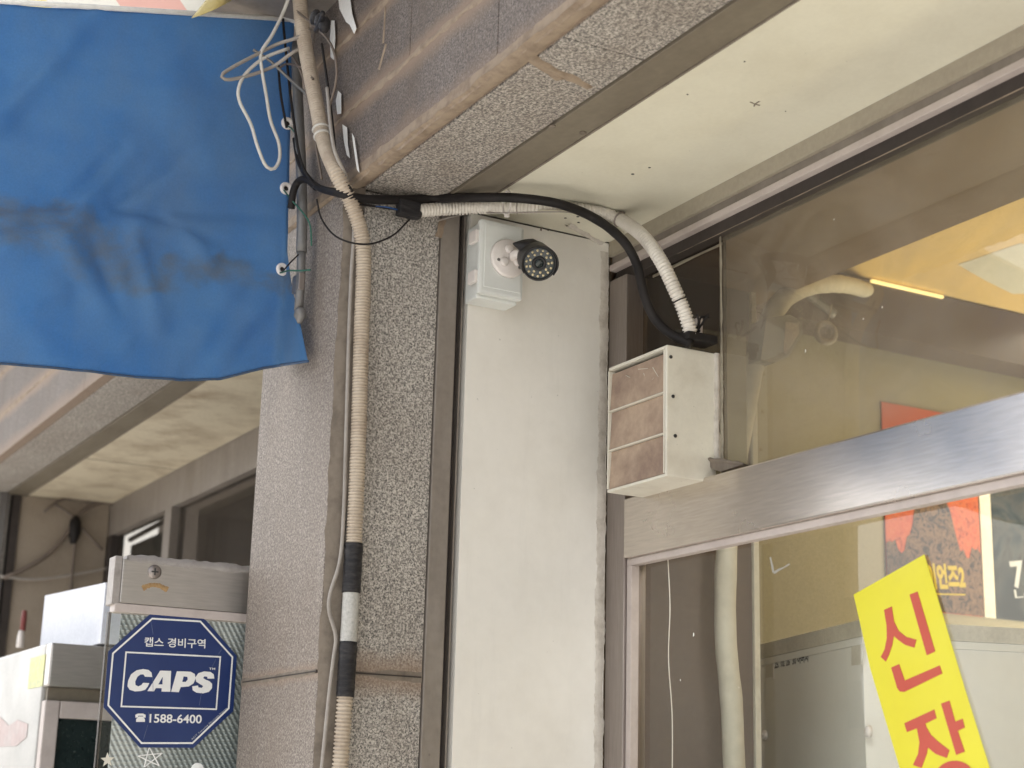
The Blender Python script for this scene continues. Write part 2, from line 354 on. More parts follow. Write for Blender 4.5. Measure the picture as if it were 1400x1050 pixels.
    def strip(s, p0, p1, wd, nrm, th=.002, jit=.3, step=.012, seed=0):
        """irregular smear of caulk from p0 to p1 lying on a surface with normal nrm"""
        rnd = random.Random(seed or int((p0.x+p1.z*3)*1e4)); nrm = Vector(nrm); d = (p1-p0); n = max(3, int(d.length/step)); t = d.normalized(); b = t.cross(nrm).normalized()
        V = []; Fc = []; a1 = a2 = 0
        for i in range(n+1):
            p = p0+d*(i/n); a1 = .6*a1+.4*rnd.uniform(-1, 1)*1.6; a2 = .6*a2+.4*rnd.uniform(-1, 1)*1.6
            h = wd/2
            V += [p-b*h*(1+jit*a1)-nrm*.0004, p-b*h*.45+nrm*th*(1+.3*a2), p+b*h*.45+nrm*th*(1+.3*a1), p+b*h*(1+jit*a2)-nrm*.0004]
        for i in range(n):
            for k in range(3): Fc.append((i*4+k, i*4+k+1, i*4+k+5, i*4+k+4))
        return s.add(V, Fc, True)
def pieces(g, loc):
    return [v-loc for v in g.V]
def put(name, g, mat, parent=None, **tags):
    """one mesh object; under a parent when given"""
    loc = Vector(tags.pop('loc', (0, 0, 0)))
    base = parent
    off = Vector(parent['_loc']) if parent is not None else loc
    me = mesh(name, [v-off for v in g.V], g.F, mat)
    for p, sflag in zip(me.polygons, g.sm): p.use_smooth = sflag
    o = bpy.data.objects.new(name, me); C.objects.link(o)
    if parent is None: o.location = loc
    else: o.parent = parent
    o['_loc'] = list(off)
    for k, v in tags.items(): o[k] = v
    return o
def thing(name, label, cat, loc=(0, 0, 0), group=None):
    o = bpy.data.objects.new(name, None); C.objects.link(o); o.location = loc; o.empty_display_size = .05
    o['_loc'] = list(loc); o['label'] = label; o['category'] = cat
    if group: o['group'] = group
    return o
def solo(name, g, mat, label, cat, loc=None, group=None):
    if loc is None:
        loc = Vector([sum(v[i] for v in g.V)/len(g.V) for i in range(3)])
    k = dict(label=label, category=cat)
    if group: k['group'] = group
    return put(name, g, mat, None, loc=loc, **k)
def spline(P, step=.01):
    """Catmull-Rom through points, resampled evenly"""
    P = [Vector(p) for p in P]; Q = [P[0]*2-P[1]]+P+[P[-1]*2-P[-2]]; out = []
    for i in range(1, len(Q)-2):
        for k in range(24):
            t = k/24; a, b, c, d = Q[i-1], Q[i], Q[i+1], Q[i+2]
            out.append(.5*((2*b)+(c-a)*t+(2*a-5*b+4*c-d)*t*t+(3*b-a-3*c+d)*t**3))
    out.append(P[-1])
    L = [0]
    for i in range(1, len(out)): L.append(L[-1]+(out[i]-out[i-1]).length)
    n = max(2, int(round(L[-1]/step))); res = []; j = 0
    for i in range(n+1):
        s = L[-1]*i/n
        while j < len(L)-2 and L[j+1] < s: j += 1
        f = (s-L[j])/max(1e-9, L[j+1]-L[j]); res.append(out[j].lerp(out[j+1], min(1, f)))
    return res
def path(pts): return [on(*p) if isinstance(p[0], str) else Vector(p) for p in pts]
def corr(r, amp, pitch): return lambda l: r + amp*(1 if (l/pitch) % 1 < .55 else -1)
def text(s, pL, pR, upv, nrm, size=None, bold=0, shear=0, th=.0004, stretchy=None, lift=.0):
    """lettering as mesh data fitted between two points of its baseline"""
    cu = bpy.data.curves.new('t', 'FONT'); cu.body = s; cu.size = 1; cu.shear = shear; cu.offset = bold; cu.resolution_u = 4
    o = bpy.data.objects.new('t', cu); C.objects.link(o)
    bpy.context.view_layer.update()
    dg = bpy.context.evaluated_depsgraph_get(); me = bpy.data.meshes.new_from_object(o.evaluated_get(dg))
    bpy.data.objects.remove(o); 
    xs = [v.co.x for v in me.vertices]; ys = [v.co.y for v in me.vertices]
    x0, x1, y0, y1 = min(xs), max(xs), min(ys), max(ys)
    d = pR-pL; t = d.normalized(); sx = d.length/(x1-x0); nrm = Vector(nrm)
    u = (Vector(upv)-t*Vector(upv).dot(t)).normalized(); sy = (size/(y1-y0)) if size else sx
    g = Geo(); g.add([pL+t*(v.co.x-x0)*sx+u*(v.co.y-y0)*sy+nrm*lift for v in me.vertices], [tuple(p.vertices) for p in me.polygons])
    n0 = (g.V[g.F[0][1]]-g.V[g.F[0][0]]).cross(g.V[g.F[0][2]]-g.V[g.F[0][1]])
    if n0.dot(nrm) < 0: g.F = [tuple(reversed(f)) for f in g.F]
    bpy.data.meshes.remove(me); return g
def pxpoly(g, ax, v, pts, nrm, th, cx=0, cy=0, sc=1):
    return g.plate([on(ax, v, cx+x/sc, cy+y/sc) for x, y in pts], nrm, th)
def setting(name, g, mat):
    return put(name, g, mat, None, kind='structure')

X0, Y0, ZB, YG = -2.395, .989, 2.616, 1.54
XL, XN = -2.755, -5.72        # far side of the near pillar; return wall of the next bay

# ------------------------------------------------------------------ SETTING
g = Geo(); g.add([(-60, -60, -.13), (60, -60, -.13), (60, 60, -.13), (-60, 60, -.13)], [(0, 1, 2, 3)])
m_, nt_, b_ = newmat('asphalt'); nt_.links.new(ramp(nt_, tex(nt_, 'noise', 60, 4), [(.3, (.05,)*3), (.7, (.09,)*3)]), b_.inputs['Base Color']); b_.inputs['Roughness'].default_value = .9; M['asphalt'] = m_
setting('road', g, 'asphalt')
def paving():
    m, nt, b = newmat('paving')
    t = N(nt, 'ShaderNodeTexBrick'); co = N(nt, 'ShaderNodeTexCoord'); nt.links.new(co.outputs['Object'], t.inputs[0])
    t.inputs['Color1'].default_value = (.52, .51, .485, 1); t.inputs['Color2'].default_value = (.46, .45, .43, 1); t.inputs['Mortar'].default_value = (.2, .18, .16, 1)
    t.inputs['Scale'].default_value = 4; nt.links.new(t.outputs[0], b.inputs['Base Color']); b.inputs['Roughness'].default_value = .85; return m
M['paving'] = paving()
g = Geo(); g.box((-20, -3.4, -.12), (20, YG-.02, 0)); setting('pavement', g, 'paving')
g = Geo(); g.box((-8, YG+.02, -.12), (6, 7, .0)); setting('floor', g, 'floor_tile')

# ------------------------------------------------------------------ PILLARS
def pillar(x1, x0, label, near):
    p = thing('granite_pillar', label, 'pillar', (x0, Y0, 0), 'granite pillars between the shop bays')
    J = 1.802; yb = 1.165
    for a, b in ((0, .898), (.902, J-.002), (J+.002, ZB-.004)):
        put('stone_slab', Geo().bbox((x1, Y0, a), (x0-.012, Y0+.03, b), .0015), 'granite_street', p)
        put('stone_slab', Geo().bbox((x0-.03, Y0+.0325, a), (x0, yb, b), .0015), 'granite_pillar', p)
    put('core', Geo().box((x1+.004, Y0+.034, 0), (x0-.034, 1.54, ZB-.01)), 'grime', p)
    if near:
        g = Geo()
        g.strip(Vector((x0-.004, Y0+.014, 0.5)), Vector((x0-.004, Y0+.014, ZB)), .032, Vector((1, -.35, 0)).normalized(), .002, .18)
        put('corner_caulk', g, 'grime', p)
        g = Geo(); g.strip(Vector((x0-.002, Y0+.02, J)), Vector((x0, yb, J)), .022, (1, 0, 0), .0012, .35)
        g.strip(Vector((x1, Y0-.0, J)), Vector((x0-.02, Y0-.0, J)), .012, (0, -1, 0), .0012, .5)
        put('joint_caulk', g, 'grime', p)
        g = Geo(); g.box((x1+.01, Y0-.0022, J-.001), (x0-.014, Y0+.01, J+.001)).box((x0-.02, Y0+.04, J-.001), (x0+.0024, yb-.002, J+.001))
        put('joint_line', g, 'dark_slot', p)
    return p
pillar(XL, X0, 'speckled grey granite pillar carrying the long ribbed conduit, nearest to the camera', True)
pillar(XN-.36, XN, 'blurred far pillar at the left edge beyond the white foam box', False)

# stone beam over both bays
beam = thing('stone_beam', 'granite lintel darkened for shade with rust-brown caulked joints running overhead to the top edge', 'beam', (-2.4, Y0, ZB))
XE = 0.6
zz = [ZB+.0, ZB+.14, ZB+.29, ZB+.50]
cuts = [[-6.4, -5.3, -4.1, -3.0, -1.87, -.8, XE], [-6.4, -5.0, -3.9, -2.83, -2.17, -.96, XE], [-6.4, -5.2, -4.0, -2.6, -1.5, -.3, XE]]
for k in range(3):
    for a, b in zip(cuts[k], cuts[k][1:]):
        put('stone_course', Geo().bbox((a+.001, Y0, zz[k]+.002), (b-.001, Y0+.03, zz[k+1]-.002), .0015), 'granite_shaded_dirty', beam)
sc = [-6.4, -5.5, -4.4, XL, X0+.0, -1.735, -.9, XE]
for a, b in zip(sc, sc[1:]):
    put('soffit_slab', Geo().bbox((a+.001, Y0+.031, ZB), (b-.001, 1.150, ZB+.03), .0015), 'granite', beam)
put('core', Geo().box((-6.4, Y0+.034, ZB+.034), (XE, 1.6, ZB+.5)), 'grime', beam)
g = Geo()
g.strip(Vector((XL, Y0+.002, ZB+.012)), Vector((XE, Y0+.002, ZB+.012)), .034, (0, -1, 0), .003, .22, seed=3)
g.strip(Vector((XL, Y0+.010, ZB-.0)), Vector((XE, Y0+.010, ZB-.0)), .030, (0, 0, -1), .003, .2, seed=4)
put('caulk_seam', g, 'caulk', beam)
g = Geo(); g.strip(Vector((-6, Y0, zz[1])), Vector((XE, Y0, zz[1])), .013, (0, -1, 0), .0014, .9, seed=5)
g.strip(Vector((-6, Y0, zz[2])), Vector((XE, Y0, zz[2])), .013, (0, -1, 0), .002, .9, seed=8)
put('caulk_seam', g, 'caulk', beam)
g = Geo()
a = on('Z', ZB, 712, 72); b = on('Z', ZB, 806, 120); g.strip(a, b, .018, (0, 0, -1), .002, .6, seed=11)
c = on('Z', ZB, 770, 108); g.strip(a, c, .02, (0, 0, -1), .0012, .7, seed=12)
for (px, py, qx, qy) in ((518, 95, 528, 60), (524, 60, 527, 10)):
    g.strip(on('Y', Y0, px, py), on('Y', Y0, qx, qy), .010, (0, -1, 0), .0015, .5)
put('caulk_smear', g, 'caulk', beam)

# ------------------------------------------------------------------ SOFFITS
def soffit(xa, xb, mat, label, dots):
    s = thing('soffit', label, 'soffit', ((xa+xb)/2, 1.3, ZB))
    put('edge_trim', Geo().bbox((xa, 1.152, ZB-.004), (xb, 1.213, ZB+.01), .0015), 'trim', s)
    put('cream_board', Geo().box((xa, 1.215, ZB), (xb, 1.512, ZB+.008)), mat, s)
    g = Geo(); g.box((xa, 1.2132, ZB-.0055), (xb, 1.2165, ZB+.004)); put('shadow_gap', g, 'grime', s)
    return s
s1 = soffit(X0+.002, XE, 'soffit', 'clean cream soffit board over the shop window on the right', True)
s2 = soffit(XN, XL-.002, 'soffit_old', 'stained yellowed soffit board beneath the blue tarp over the left bay', False)
for px, py in ((755, 172), (797, 181)):
    put('screw', Geo().disc(on('Z', ZB-.004, px, py), (0, 0, -1), .0055, .002, 12), 'grime', s1)
for px, py, r in ((865, 238, .0028), (888, 229, .0022), (1018, 84, .0015), (1074, 152, .001), (940, 129, .0015)):
    put('nail_hole', Geo().disc(on('Z', ZB, px, py), (0, 0, -1), r, .0006, 10), 'ink', s1)
g = Geo(); c = on('Z', ZB, 1032, 142)
for d in ((.012, 0), (-.007, .004), (0, .009), (.002, -.011)): g.strip(c, c+Vector((d[0], d[1], 0)), .003, (0, 0, -1), .0008, .5, .003)
put('torn_mark', g, 'grime', s1)
for xx in (-3.62, -4.95): put('board_joint', Geo().box((xx-.0015, 1.2172, ZB-.0012), (xx+.0015, 1.511, ZB+.004)), 'grime', s2)

# white return wall with its frame (right bay)
fr = thing('steel_jamb', 'taupe steel jamb strip with dark slot between granite and white wall', 'door frame', (X0, 1.2, 0))
put('face_strip', Geo().bbox((X0-.03, 1.1665, 0), (X0+.004, 1.201, ZB-.002), .0015), 'taupe', fr)
put('slot', Geo().box((X0-.03, 1.202, 0), (X0-.022, 1.224, ZB-.002)), 'dark_slot', fr)
put('inner_lip', Geo().box((X0-.028, 1.2165, 0), (X0-.009, 1.2195, ZB-.002)), 'taupe', fr)
g = Geo(); g.strip(on('X', X0+.0045, 600, 325)+Vector((0, 0, 0)), on('X', X0+.0045, 606, 300), .012, (1, 0, 0), .0008, .6); put('rust_stain', g, 'caulk', fr)
wl = thing('return_wall', 'smooth white painted wall panel carrying the security camera box', 'wall', (X0, 1.37, 0))
put('wall_face', Geo().box((X0-.03, 1.2245, 0), (X0, 1.5118, ZB-.002)), 'white_wall', wl)
g = Geo(); g.strip(Vector((X0, 1.503, .8)), Vector((X0, 1.503, ZB-.02)), .020, (1, 0, 0), .0012, .30, .006, seed=21); put('edge_filler', g, 'plaster', wl)
g = Geo(); g.strip(on('X', X0, 738, 297), on('X', X0, 800, 312), .012, (1, 0, 0), .006, .9, .006, seed=22)
for px in (742, 752, 765, 772, 777): g.strip(on('X', X0, px, 305), on('X', X0, px-3, 316), .004, (1, 0, 0), .002, .8, .003)
put('crumbled_edge', g, 'grime', wl)
cb = Geo(); pts = [on('Z', 2.585, *p) for p in ((736, 291), (764, 292), (800, 295), (822, 302), (840, 312), (853, 322), (822, 333), (800, 318), (780, 308))]
cb.plate(pts, (0, 0, -1), .006)
cbo = solo('cream_offcut', cb, 'soffit', 'broken cream board offcut wedged under the cables at the top of the white wall', 'board')
for px, py in ((790, 296), (791, 304), (773, 298)): put('screw_hole', Geo().disc(on('Z', 2.585, px, py), (0, 0, -1), .0024, .0008, 10), 'ink', cbo)
put('torn_lip', Geo().strip(on('Z', 2.585, 776, 306), on('Z', 2.585, 822, 332), .012, (0, 0, -1), .004, .6, .006), 'plaster', cbo)

# ------------------------------------------------------------------ RIGHT SHOP WINDOW
win = thing('shop_window', 'stainless shop window with brushed transom bar and dusty glass on the right', 'window', (-1.4, YG, 0))
XR = .6
put('jamb', Geo().bbox((X0+.001, 1.514, 0), (-2.337, 1.56, 2.54), .002), 'steel_v', win)
put('transom', Geo().bbox((-2.3365, 1.512, 2.022), (XR, 1.575, 2.126), .003), 'steel', win)
hd = Geo()
hd.box((X0, 1.5125, 2.588), (XR, 1.56, ZB+.012)); put('head_frame', hd, 'head_tan', win)
put('head_rail', Geo().box((X0, 1.520, 2.572), (XR, 1.56, 2.5878)), 'taupe', win)
put('head_bead', Geo().bbox((X0, 1.514, 2.560), (XR, 1.545, 2.5718), .0015), 'bead', win)
put('head_groove', Geo().box((X0, 1.528, 2.540), (XR, 1.56, 2.5598)), 'dark_slot', win)
g = Geo(); g.strip(Vector((-2.2, 1.529, 2.541)), Vector((XR, 1.529, 2.541)), .0032, (0, -1, 0), .0006, .5, .03, seed=31); put('head_sealant', g, 'caulk', win)
put('glazing_bead', Geo().bbox((-2.3365, 1.520, 2.010), (XR, 1.536, 2.0218), .001).bbox((-2.3365, 1.520, .6), (-2.322, 1.536, 2.0098), .001), 'bead', win)
put('upper_glass', Geo().box((-2.085, YG+.002, 2.127), (XR, YG+.006, 2.541)), 'glass', win)
put('corner_pane', Geo().box((-2.336, YG+.010, 2.127), (-2.09, YG+.013, 2.541)), 'glass_left', win)
put('lower_glass', Geo().box((-2.321, YG, .6), (XR, YG+.004, 2.0095)), 'glass_low', win)
g = Geo(); g.strip(Vector((-2.088, YG, 2.13)), Vector((-2.088, YG, 2.54)), .007, (0, -1, 0), .0015, .6, seed=33)
put('silicone_joint', g, 'sil', win)
g = Geo(); g.strip(Vector((-2.3, YG+.006, 2.53)), Vector((-2.09, YG+.006, 2.53)), .005, (0, -1, 0), .0004, .5, .03, seed=34)
put('sealant_smear', g, 'sil', win)
g = Geo().bbox((-2.3365, 1.50, 0), (XR, 1.58, .6), .002); put('sill_panel', g, 'steel', win)

for px, py, r in ((1101, 480, .0022), (948, 868, .003), (930, 930, .0015), (1010, 940, .0012), (1140, 300, .001), (1206, 420, .0014), (1180, 436, .0012), (1120, 630, .001)):
    c = on('Y', YG-.0012 if py > 700 else YG+.0008, px, py); put('paint_speck', Geo().plate([c+Vector((-r*.4, 0, -r)), c+Vector((r*.5, 0, -r*.3)), c+Vector((r*.3, 0, r*1.2)), c+Vector((-r*.3, 0, r))], (0, -1, 0), .0006), 'white_ink', win)
g = Geo(); g.strip(on('Y', YG-.001, 1053, 762), on('Y', YG-.001, 1057, 783), .004, (0, -1, 0), .0006, .5, .004); put('tape_remnant', g, 'dim_white', win)
g = Geo(); g.strip(on('Y', YG-.001, 1058, 783), on('Y', YG-.001, 1080, 771), .004, (0, -1, 0), .0006, .6, .004); put('tape_remnant', g, 'dim_white', win)
# vent box standing on the transom
vb = thing('vent_box', 'cream plastic vent box with brown slats sitting on the transom bar', 'vent', (-2.19, 1.49, 2.128))
xa, xb, ya, yb, za, zb = -2.278, -2.10, 1.440, 1.537, 2.120, 2.338
put('side_panel', Geo().bbox((xb-.006, ya, za+.002), (xb, yb, zb), .002), 'cream_pl', vb)
g = Geo(); g.bbox((xa, ya+.001, zb-.005), (xb-.007, yb, zb), .0012).bbox((xa, ya+.001, za), (xb-.001, yb, za+.005), .0012)
g.bbox((xa, ya, za+.006), (xa+.0025, yb, zb-.006), .001).bbox((xb-.0098, ya-.0005, za+.006), (xb-.007, ya+.02, zb-.006), .001)
put('housing', g, 'cream_pl', vb)
hgt = (zb-za-.016)/3
for k in range(3):
    z0 = za+.006+k*(hgt+.001)
    Vs = [(xa+.003, ya+.003, z0), (xb-.0105, ya+.003, z0), (xb-.0105, ya+.007, z0+hgt-.003), (xa+.003, ya+.007, z0+hgt-.003)]
    g = Geo().plate(Vs, Vector((0, -1, .12)).normalized(), .002)
    sl = put('slat', g, 'duct_brown', vb)
    if k < 2:
        put('slat_lip', Geo().bbox((xa+.003, ya+.0005, z0+hgt-.0022), (xb-.010, ya+.009, z0+hgt-.0003), .0006), 'cream_pl', sl)
put('backing', Geo().box((xa+.005, ya+.02, za+.011), (xb-.012, ya+.023, zb-.009)), 'dark_slot', vb)
for px, py in ((917, 488), (920, 542), (923, 596)):
    put('screw', Geo().disc(on('X', xb, px, py), (1, 0, 0), .003, .0015, 12), 'ink', vb)
g = Geo()
rnd = random.Random(5)
for i in range(7):
    p = Vector((0, ya+.004, 0))+Vector((xa+.06+rnd.random()*.09, 0, zb-.02-rnd.random()*.045)); q = p+Vector((rnd.uniform(-.03, .03), .0, rnd.uniform(-.025, .01))); put('scratch', Geo().strip(p+Vector((0, .0015, 0)), q+Vector((0, .0015, 0)), .0009, (0, -1, 0), .0008, .3, .004), 'cream_pl', vb)
g = Geo(); g.strip(Vector((xb-.001, yb+.002, 2.14)), Vector((xb-.001, yb+.002, zb+.0)), .014, Vector((1, -.4, 0)).normalized(), .006, .8, .009, seed=41)
put('sealant', g, 'plaster', vb)
rag = Geo(); P = [on('Y', 1.525, *p) for p in ((964, 627), (985, 632), (1008, 630), (1018, 634), (1000, 640), (985, 645), (972, 640))]
rag.plate([P[0], P[1], P[6]], (0, -1, 0), .008); rag.plate([P[1], P[2], P[3], P[4], P[5], P[6]], (.2, -1, .1), .014)
rag.strip(P[0], P[3], .006, (0, -1, 0), .004, .7, .008)
solo('rag_scrap', rag, 'grime', 'grey dirty rag scrap tucked between vent box and transom', 'rag')
g = Geo()
for i in range(9):
    c = on('Y', 1.50, 925+rnd.uniform(0, 38), 452+rnd.uniform(0, 18)); q = c+Vector((rnd.uniform(-.03, .03), rnd.uniform(-.02, .02), rnd.uniform(-.015, .03)))
    g.tube(spline([c, c.lerp(q, .5)+Vector((rnd.uniform(-.01, .01), 0, rnd.uniform(0, .015))), q], .006), .0022, 6)
g.bbox(on('Y', 1.47, 922, 470), on('Y', 1.5, 962, 455)+Vector((0, .03, 0)), .003)
solo('wire_tangle', g, 'black', 'black tangle of taped wires on top of the vent box', 'wires')
g = Geo().bbox(on('Y', 1.52, 948, 462)+Vector((0, 0, 0)), on('Y', 1.52, 958, 432)+Vector((0, .004, 0)), .001)
solo('metal_tab', g, 'bead', 'small upright tab beside the white conduit end above the vent box', 'bracket')

# ------------------------------------------------------------------ CAMERA BOX + SECURITY CAMERA
XF = -2.335
bx = thing('junction_box', 'pale grey plastic junction box screwed high on the white wall', 'box', (X0, 1.28, 2.45))
ya, yb = on('X', XF, 656, 350).y, on('X', XF, 716, 360).y
zt, zb_ = on('X', XF, 690, 305).z, on('X', XF, 690, 404).z
put('back_case', Geo().bbox((X0, ya+.004, zb_-.008), (XF-.016, yb-.002, zt-.002), .004), 'grey_box', bx)
put('cover', Geo().bbox((XF-.015, ya, zb_-.003), (XF, yb, zt), .005), 'grey_box', bx)
put('cover_panel', Geo().bbox((XF-.002, ya+.009, zb_+.009), (XF+.0012, yb-.006, zt-.008), .001), 'grey_box', bx)
for z in (zt-.030, zb_+.028):
    put('hinge', Geo().bbox((XF-.032, ya-.006, z-.011), (XF-.006, ya+.001, z+.011), .0015), 'white_pl', bx)
cc = thing('security_camera', 'black bullet security camera with ring of small lights on a round white mount', 'camera', (XF, 1.29, 2.5))
D = on('X', XF+.0015, 694, 354); KS = 1.16
mt = Geo().lathe(D, (1, 0, 0), [(0, .0345), (.005, .0345), (.008, .032), (.008, .028), (.010, .026)], 36)
mo = put('mount', mt, 'white_pl', cc)
g = Geo()
for a in (100, 220, 340):
    c = D+Vector((.0095, math.cos(R(a))*.015, math.sin(R(a))*.015)); g.lathe(c, (1, 0, 0), [(0, .0085), (.004, .0075), (.005, .005)], 16)
put('rib', g, 'white_pl', mo)
g = Geo()
for a in (200, 320): put('screw', Geo().disc(D+Vector((.009, math.cos(R(a))*.024, math.sin(R(a))*.024)), (1, 0, 0), .003, .0012, 10), 'pipe_grey', mo)
Fc_ = on('X', -2.225, 738, 361); Bc = on('X', -2.286, 730, 352)
ax = (Fc_-Bc).normalized()
put('arm', Geo().tube(spline([D+Vector((.008, .004, 0)), D+Vector((.022, .006, .004)), Bc+ax*-.004], .004), .008, 14), 'white_pl', cc)
L_ = (Fc_-Bc).length
put('body', Geo().lathe(Bc-ax*.012, ax, [(0, .004), (.002, .012), (.008, .019), (.018, .0245), (L_*.6, .0275), (L_+.004, .0300), (L_+.006, .0296), (L_+.006, .0268), (L_+.003, .0265)], 40), 'cam_black', cc)
# sun hood: part shell over the top of the body that rises to a beak at the back
g = Geo(); sidev = ax.cross(Vector((0, 0, 1))).normalized(); upn = sidev.cross(ax).normalized()
V = []; Fq = []; NA, NL = 22, 10
for i in range(NL+1):
    t = i/NL
    for k in range(NA+1):
        a = R(-35+250*k/NA); r_ = .0278+.0030*t
        lift = 0
        base_ = Bc+ax*(-.020+(L_+.030)*t)
        edge = abs(k/NA-.5)*2
        if t > .9: base_ = base_-ax*(.012*edge**2)
        if t < .12: r_ *= .78; 
        V.append(base_+(sidev*math.cos(a)+upn*math.sin(a))*r_)
for i in range(NL):
    for k in range(NA): Fq.append((i*(NA+1)+k, i*(NA+1)+k+1, (i+1)*(NA+1)+k+1, (i+1)*(NA+1)+k))
g.add(V, Fq, True)
ho = put('sun_hood', g, 'cam_black', cc); sm = ho.modifiers.new('solid', 'SOLIDIFY'); sm.thickness = .0018; sm.offset = 0
bk = on('X', -2.285, 701, 333); bt = on('X', -2.27, 731, 344); g = Geo().tube(spline([bk, bk.lerp(bt, .5)+upn*.002, bt], .003), lambda l: .0012+min(.0175, l*.62), 18)
put('rear_beak', g, 'cam_black', cc)
fc = Bc-ax*.012+ax*(L_+.0022)
put('face_plate', Geo().disc(fc, ax, .0265, .0012, 36), 'cam_face', cc)
g = Geo().lathe(fc+ax*.001, ax, [(0, .0122), (.004, .0114), (.0045, .0088), (.003, .0078)], 28); lz = put('lens', g, 'cam_black', cc)
put('lens_glass', Geo().lathe(fc+ax*.003, ax, [(0, .008), (.0015, .0068), (.0024, .004), (.0027, .001)], 24), 'lens', lz)
def ledpts(n, r, ph):
    for k in range(n):
        a = 2*math.pi*k/n+ph; yield fc+ax*.0012+(sidev*math.cos(a)+upn*math.sin(a))*r
for n, r, ph in ((15, .0218, .1), (9, .0158, .3)):
    for p in ledpts(n, r, ph):
        put('led', Geo().lathe(p, ax, [(0, .0022), (.0010, .0021), (.0020, .001)], 10), 'led', cc)

# ------------------------------------------------------------------ CONDUITS AND CABLES
mp = path([('Y', .925, 405, -60), ('Y', .93, 412, 25), ('Y', .935, 420, 80), ('Y', .943, 434, 150), ('Y', .948, 443, 195), ('Y', .953, 459, 235), ('X', -2.366, 481, 280), ('X', -2.371, 494, 320), ('X', -2.374, 497, 365),
           ('X', -2.375, 494, 460), ('X', -2.376, 490, 600), ('X', -2.377, 484, 740), ('X', -2.377, 479, 830), ('X', -2.377, 472, 950), ('X', -2.377, 465, 1050), ('X', -2.377, 452, 1250)])
allp = spline(mp, .0011)
def seg(p, za_, zb2): return [q for q in p if zb2 <= q.z <= za_]
zt1, zt2, zt3, zt4 = on('X', -2.376, 483, 743).z, on('X', -2.376, 480, 812).z, on('X', -2.376, 477, 877).z, on('X', -2.376, 471, 955).z
co_ = thing('corrugated_conduit', 'long beige ribbed conduit running down the granite pillar with black tape joins', 'conduit', mp[9])
put('upper_tube', Geo().tube(seg(allp, 9, zt1-.01), corr(.0122, .0011, .0052), 14), 'cond_old', co_)
put('lower_tube', Geo().tube(seg(allp, zt4+.01, 0), corr(.0118, .0012, .0060), 14), 'cond_old', co_)
def wobble(r, a, s): return lambda l: r+a*noise.noise(Vector((l*s, s, 0)))
for a, b, r in ((zt1, zt2, .0148), (zt3, zt4, .0142)):
    rr_ = wobble(r, .0016, 130)
    put('tape_wrap', Geo().tube(seg(allp, a, b)[::3], rr_, 18), 'tape', co_)
put('hose_coupling', Geo().tube(seg(allp, zt2+.006, zt3-.006)[::3], .0134, 18), 'hose', co_)
g = Geo()
for (px, py) in ((441, 186), (438, 180)):
    c = on('Y', .947, px, py); i = min(range(len(allp)), key=lambda k: (allp[k]-c).length); g.ring(allp[i], allp[i+1]-allp[i], .0138, .0022)
put('wire_tie', g, 'wire_pale', co_)
wire = lambda name, pts, r, mat, label, cat='cable', group=None, step=.008, n=8: solo(name, Geo().tube(spline(path(pts), step), r, n), mat, label, cat, None, group)
wire('grey_cable', [('Y', .94, 447, 120), ('Y', .94, 456, 200), ('X', -2.36, 474, 245), ('X', -2.375, 484, 300), ('X', -2.38, 480, 380), ('X', -2.381, 477, 460), ('X', -2.382, 473, 600), ('X', -2.382, 470, 700), ('X', -2.382, 465, 765), ('X', -2.384, 452, 810), ('X', -2.384, 450, 835), ('X', -2.384, 459, 870), ('X', -2.384, 456, 900), ('X', -2.384, 450, 950), ('X', -2.384, 440, 1050), ('X', -2.384, 430, 1150)], .0032, 'cable_grey', 'thin grey flat cable snaking beside the ribbed conduit down the pillar corner')
# white conduit and black bundle arching to the window
Z1 = 2.592
wp = path([('X', -2.368, 566, 289), ('X', -2.366, 600, 286), ('X', -2.350, 645, 284), ('Z', 2.600, 700, 283), ('Z', 2.601, 755, 284), ('Z', 2.602, 805, 289), ('Z', 2.601, 845, 299), ('Y', 1.435, 878, 322), ('Y', 1.44, 903, 356), ('Y', 1.455, 922, 395), ('Y', 1.47, 935, 425), ('Y', 1.485, 946, 461)])
solo('white_conduit', Geo().tube(spline(wp, .0011), corr(.0108, .0012, .0060), 14), 'cond_white', 'white ribbed conduit arching from the camera box corner down to the vent box', 'conduit')
put_ = Geo().tube(spline(wp, .004)[:3], .0118, 12)
bp = path([('Y', .955, 402, 190), ('Y', .955, 410, 225), ('Y', .955, 432, 254), ('Y', .96, 462, 264), ('X', -2.362, 500, 272), ('X', -2.366, 560, 273), ('X', -2.36, 600, 271), ('Z', 2.590, 660, 270), ('Z', 2.588, 710, 271), ('Z', 2.582, 765, 279), ('Z', 2.572, 812, 298), ('Y', 1.385, 850, 327), ('Y', 1.41, 870, 360), ('Y', 1.42, 880, 400), ('Y', 1.44, 893, 432), ('Y', 1.46, 915, 455), ('Y', 1.48, 945, 470)])
solo('black_cable', Geo().tube(spline(bp, .005), lambda l: min(.0080, .0034+l*.013)+.0005*noise.noise(Vector((l*40, 2, 0))), 14), 'black', 'thick black cable bundle arching under the soffit above the security camera', 'cable')
bp2 = [p+Vector((.002, .002, -.013)) if i < 8 else p+Vector((0, .002, -.002)) for i, p in enumerate(bp[3:])]
solo('dark_sleeve', Geo().tube(spline(path([('X', -2.368, 490, 279), ('X', -2.372, 520, 283), ('X', -2.372, 553, 288)]), .005), .0022, 8), 'black', 'thin dark wire end joining the black connector plug', 'cable')
g = Geo().bbox(on('X', -2.374, 540, 296), on('X', -2.372, 570, 281)+Vector((.018, 0, 0)), .003)
g.lathe(on('X', -2.365, 556, 290), Vector((0, 1, 0)), [(0, .011), (.02, .011), (.026, .007)], 12)
solo('cable_plug', g, 'tape', 'lumpy black taped plug at the left end of the white conduit', 'connector')
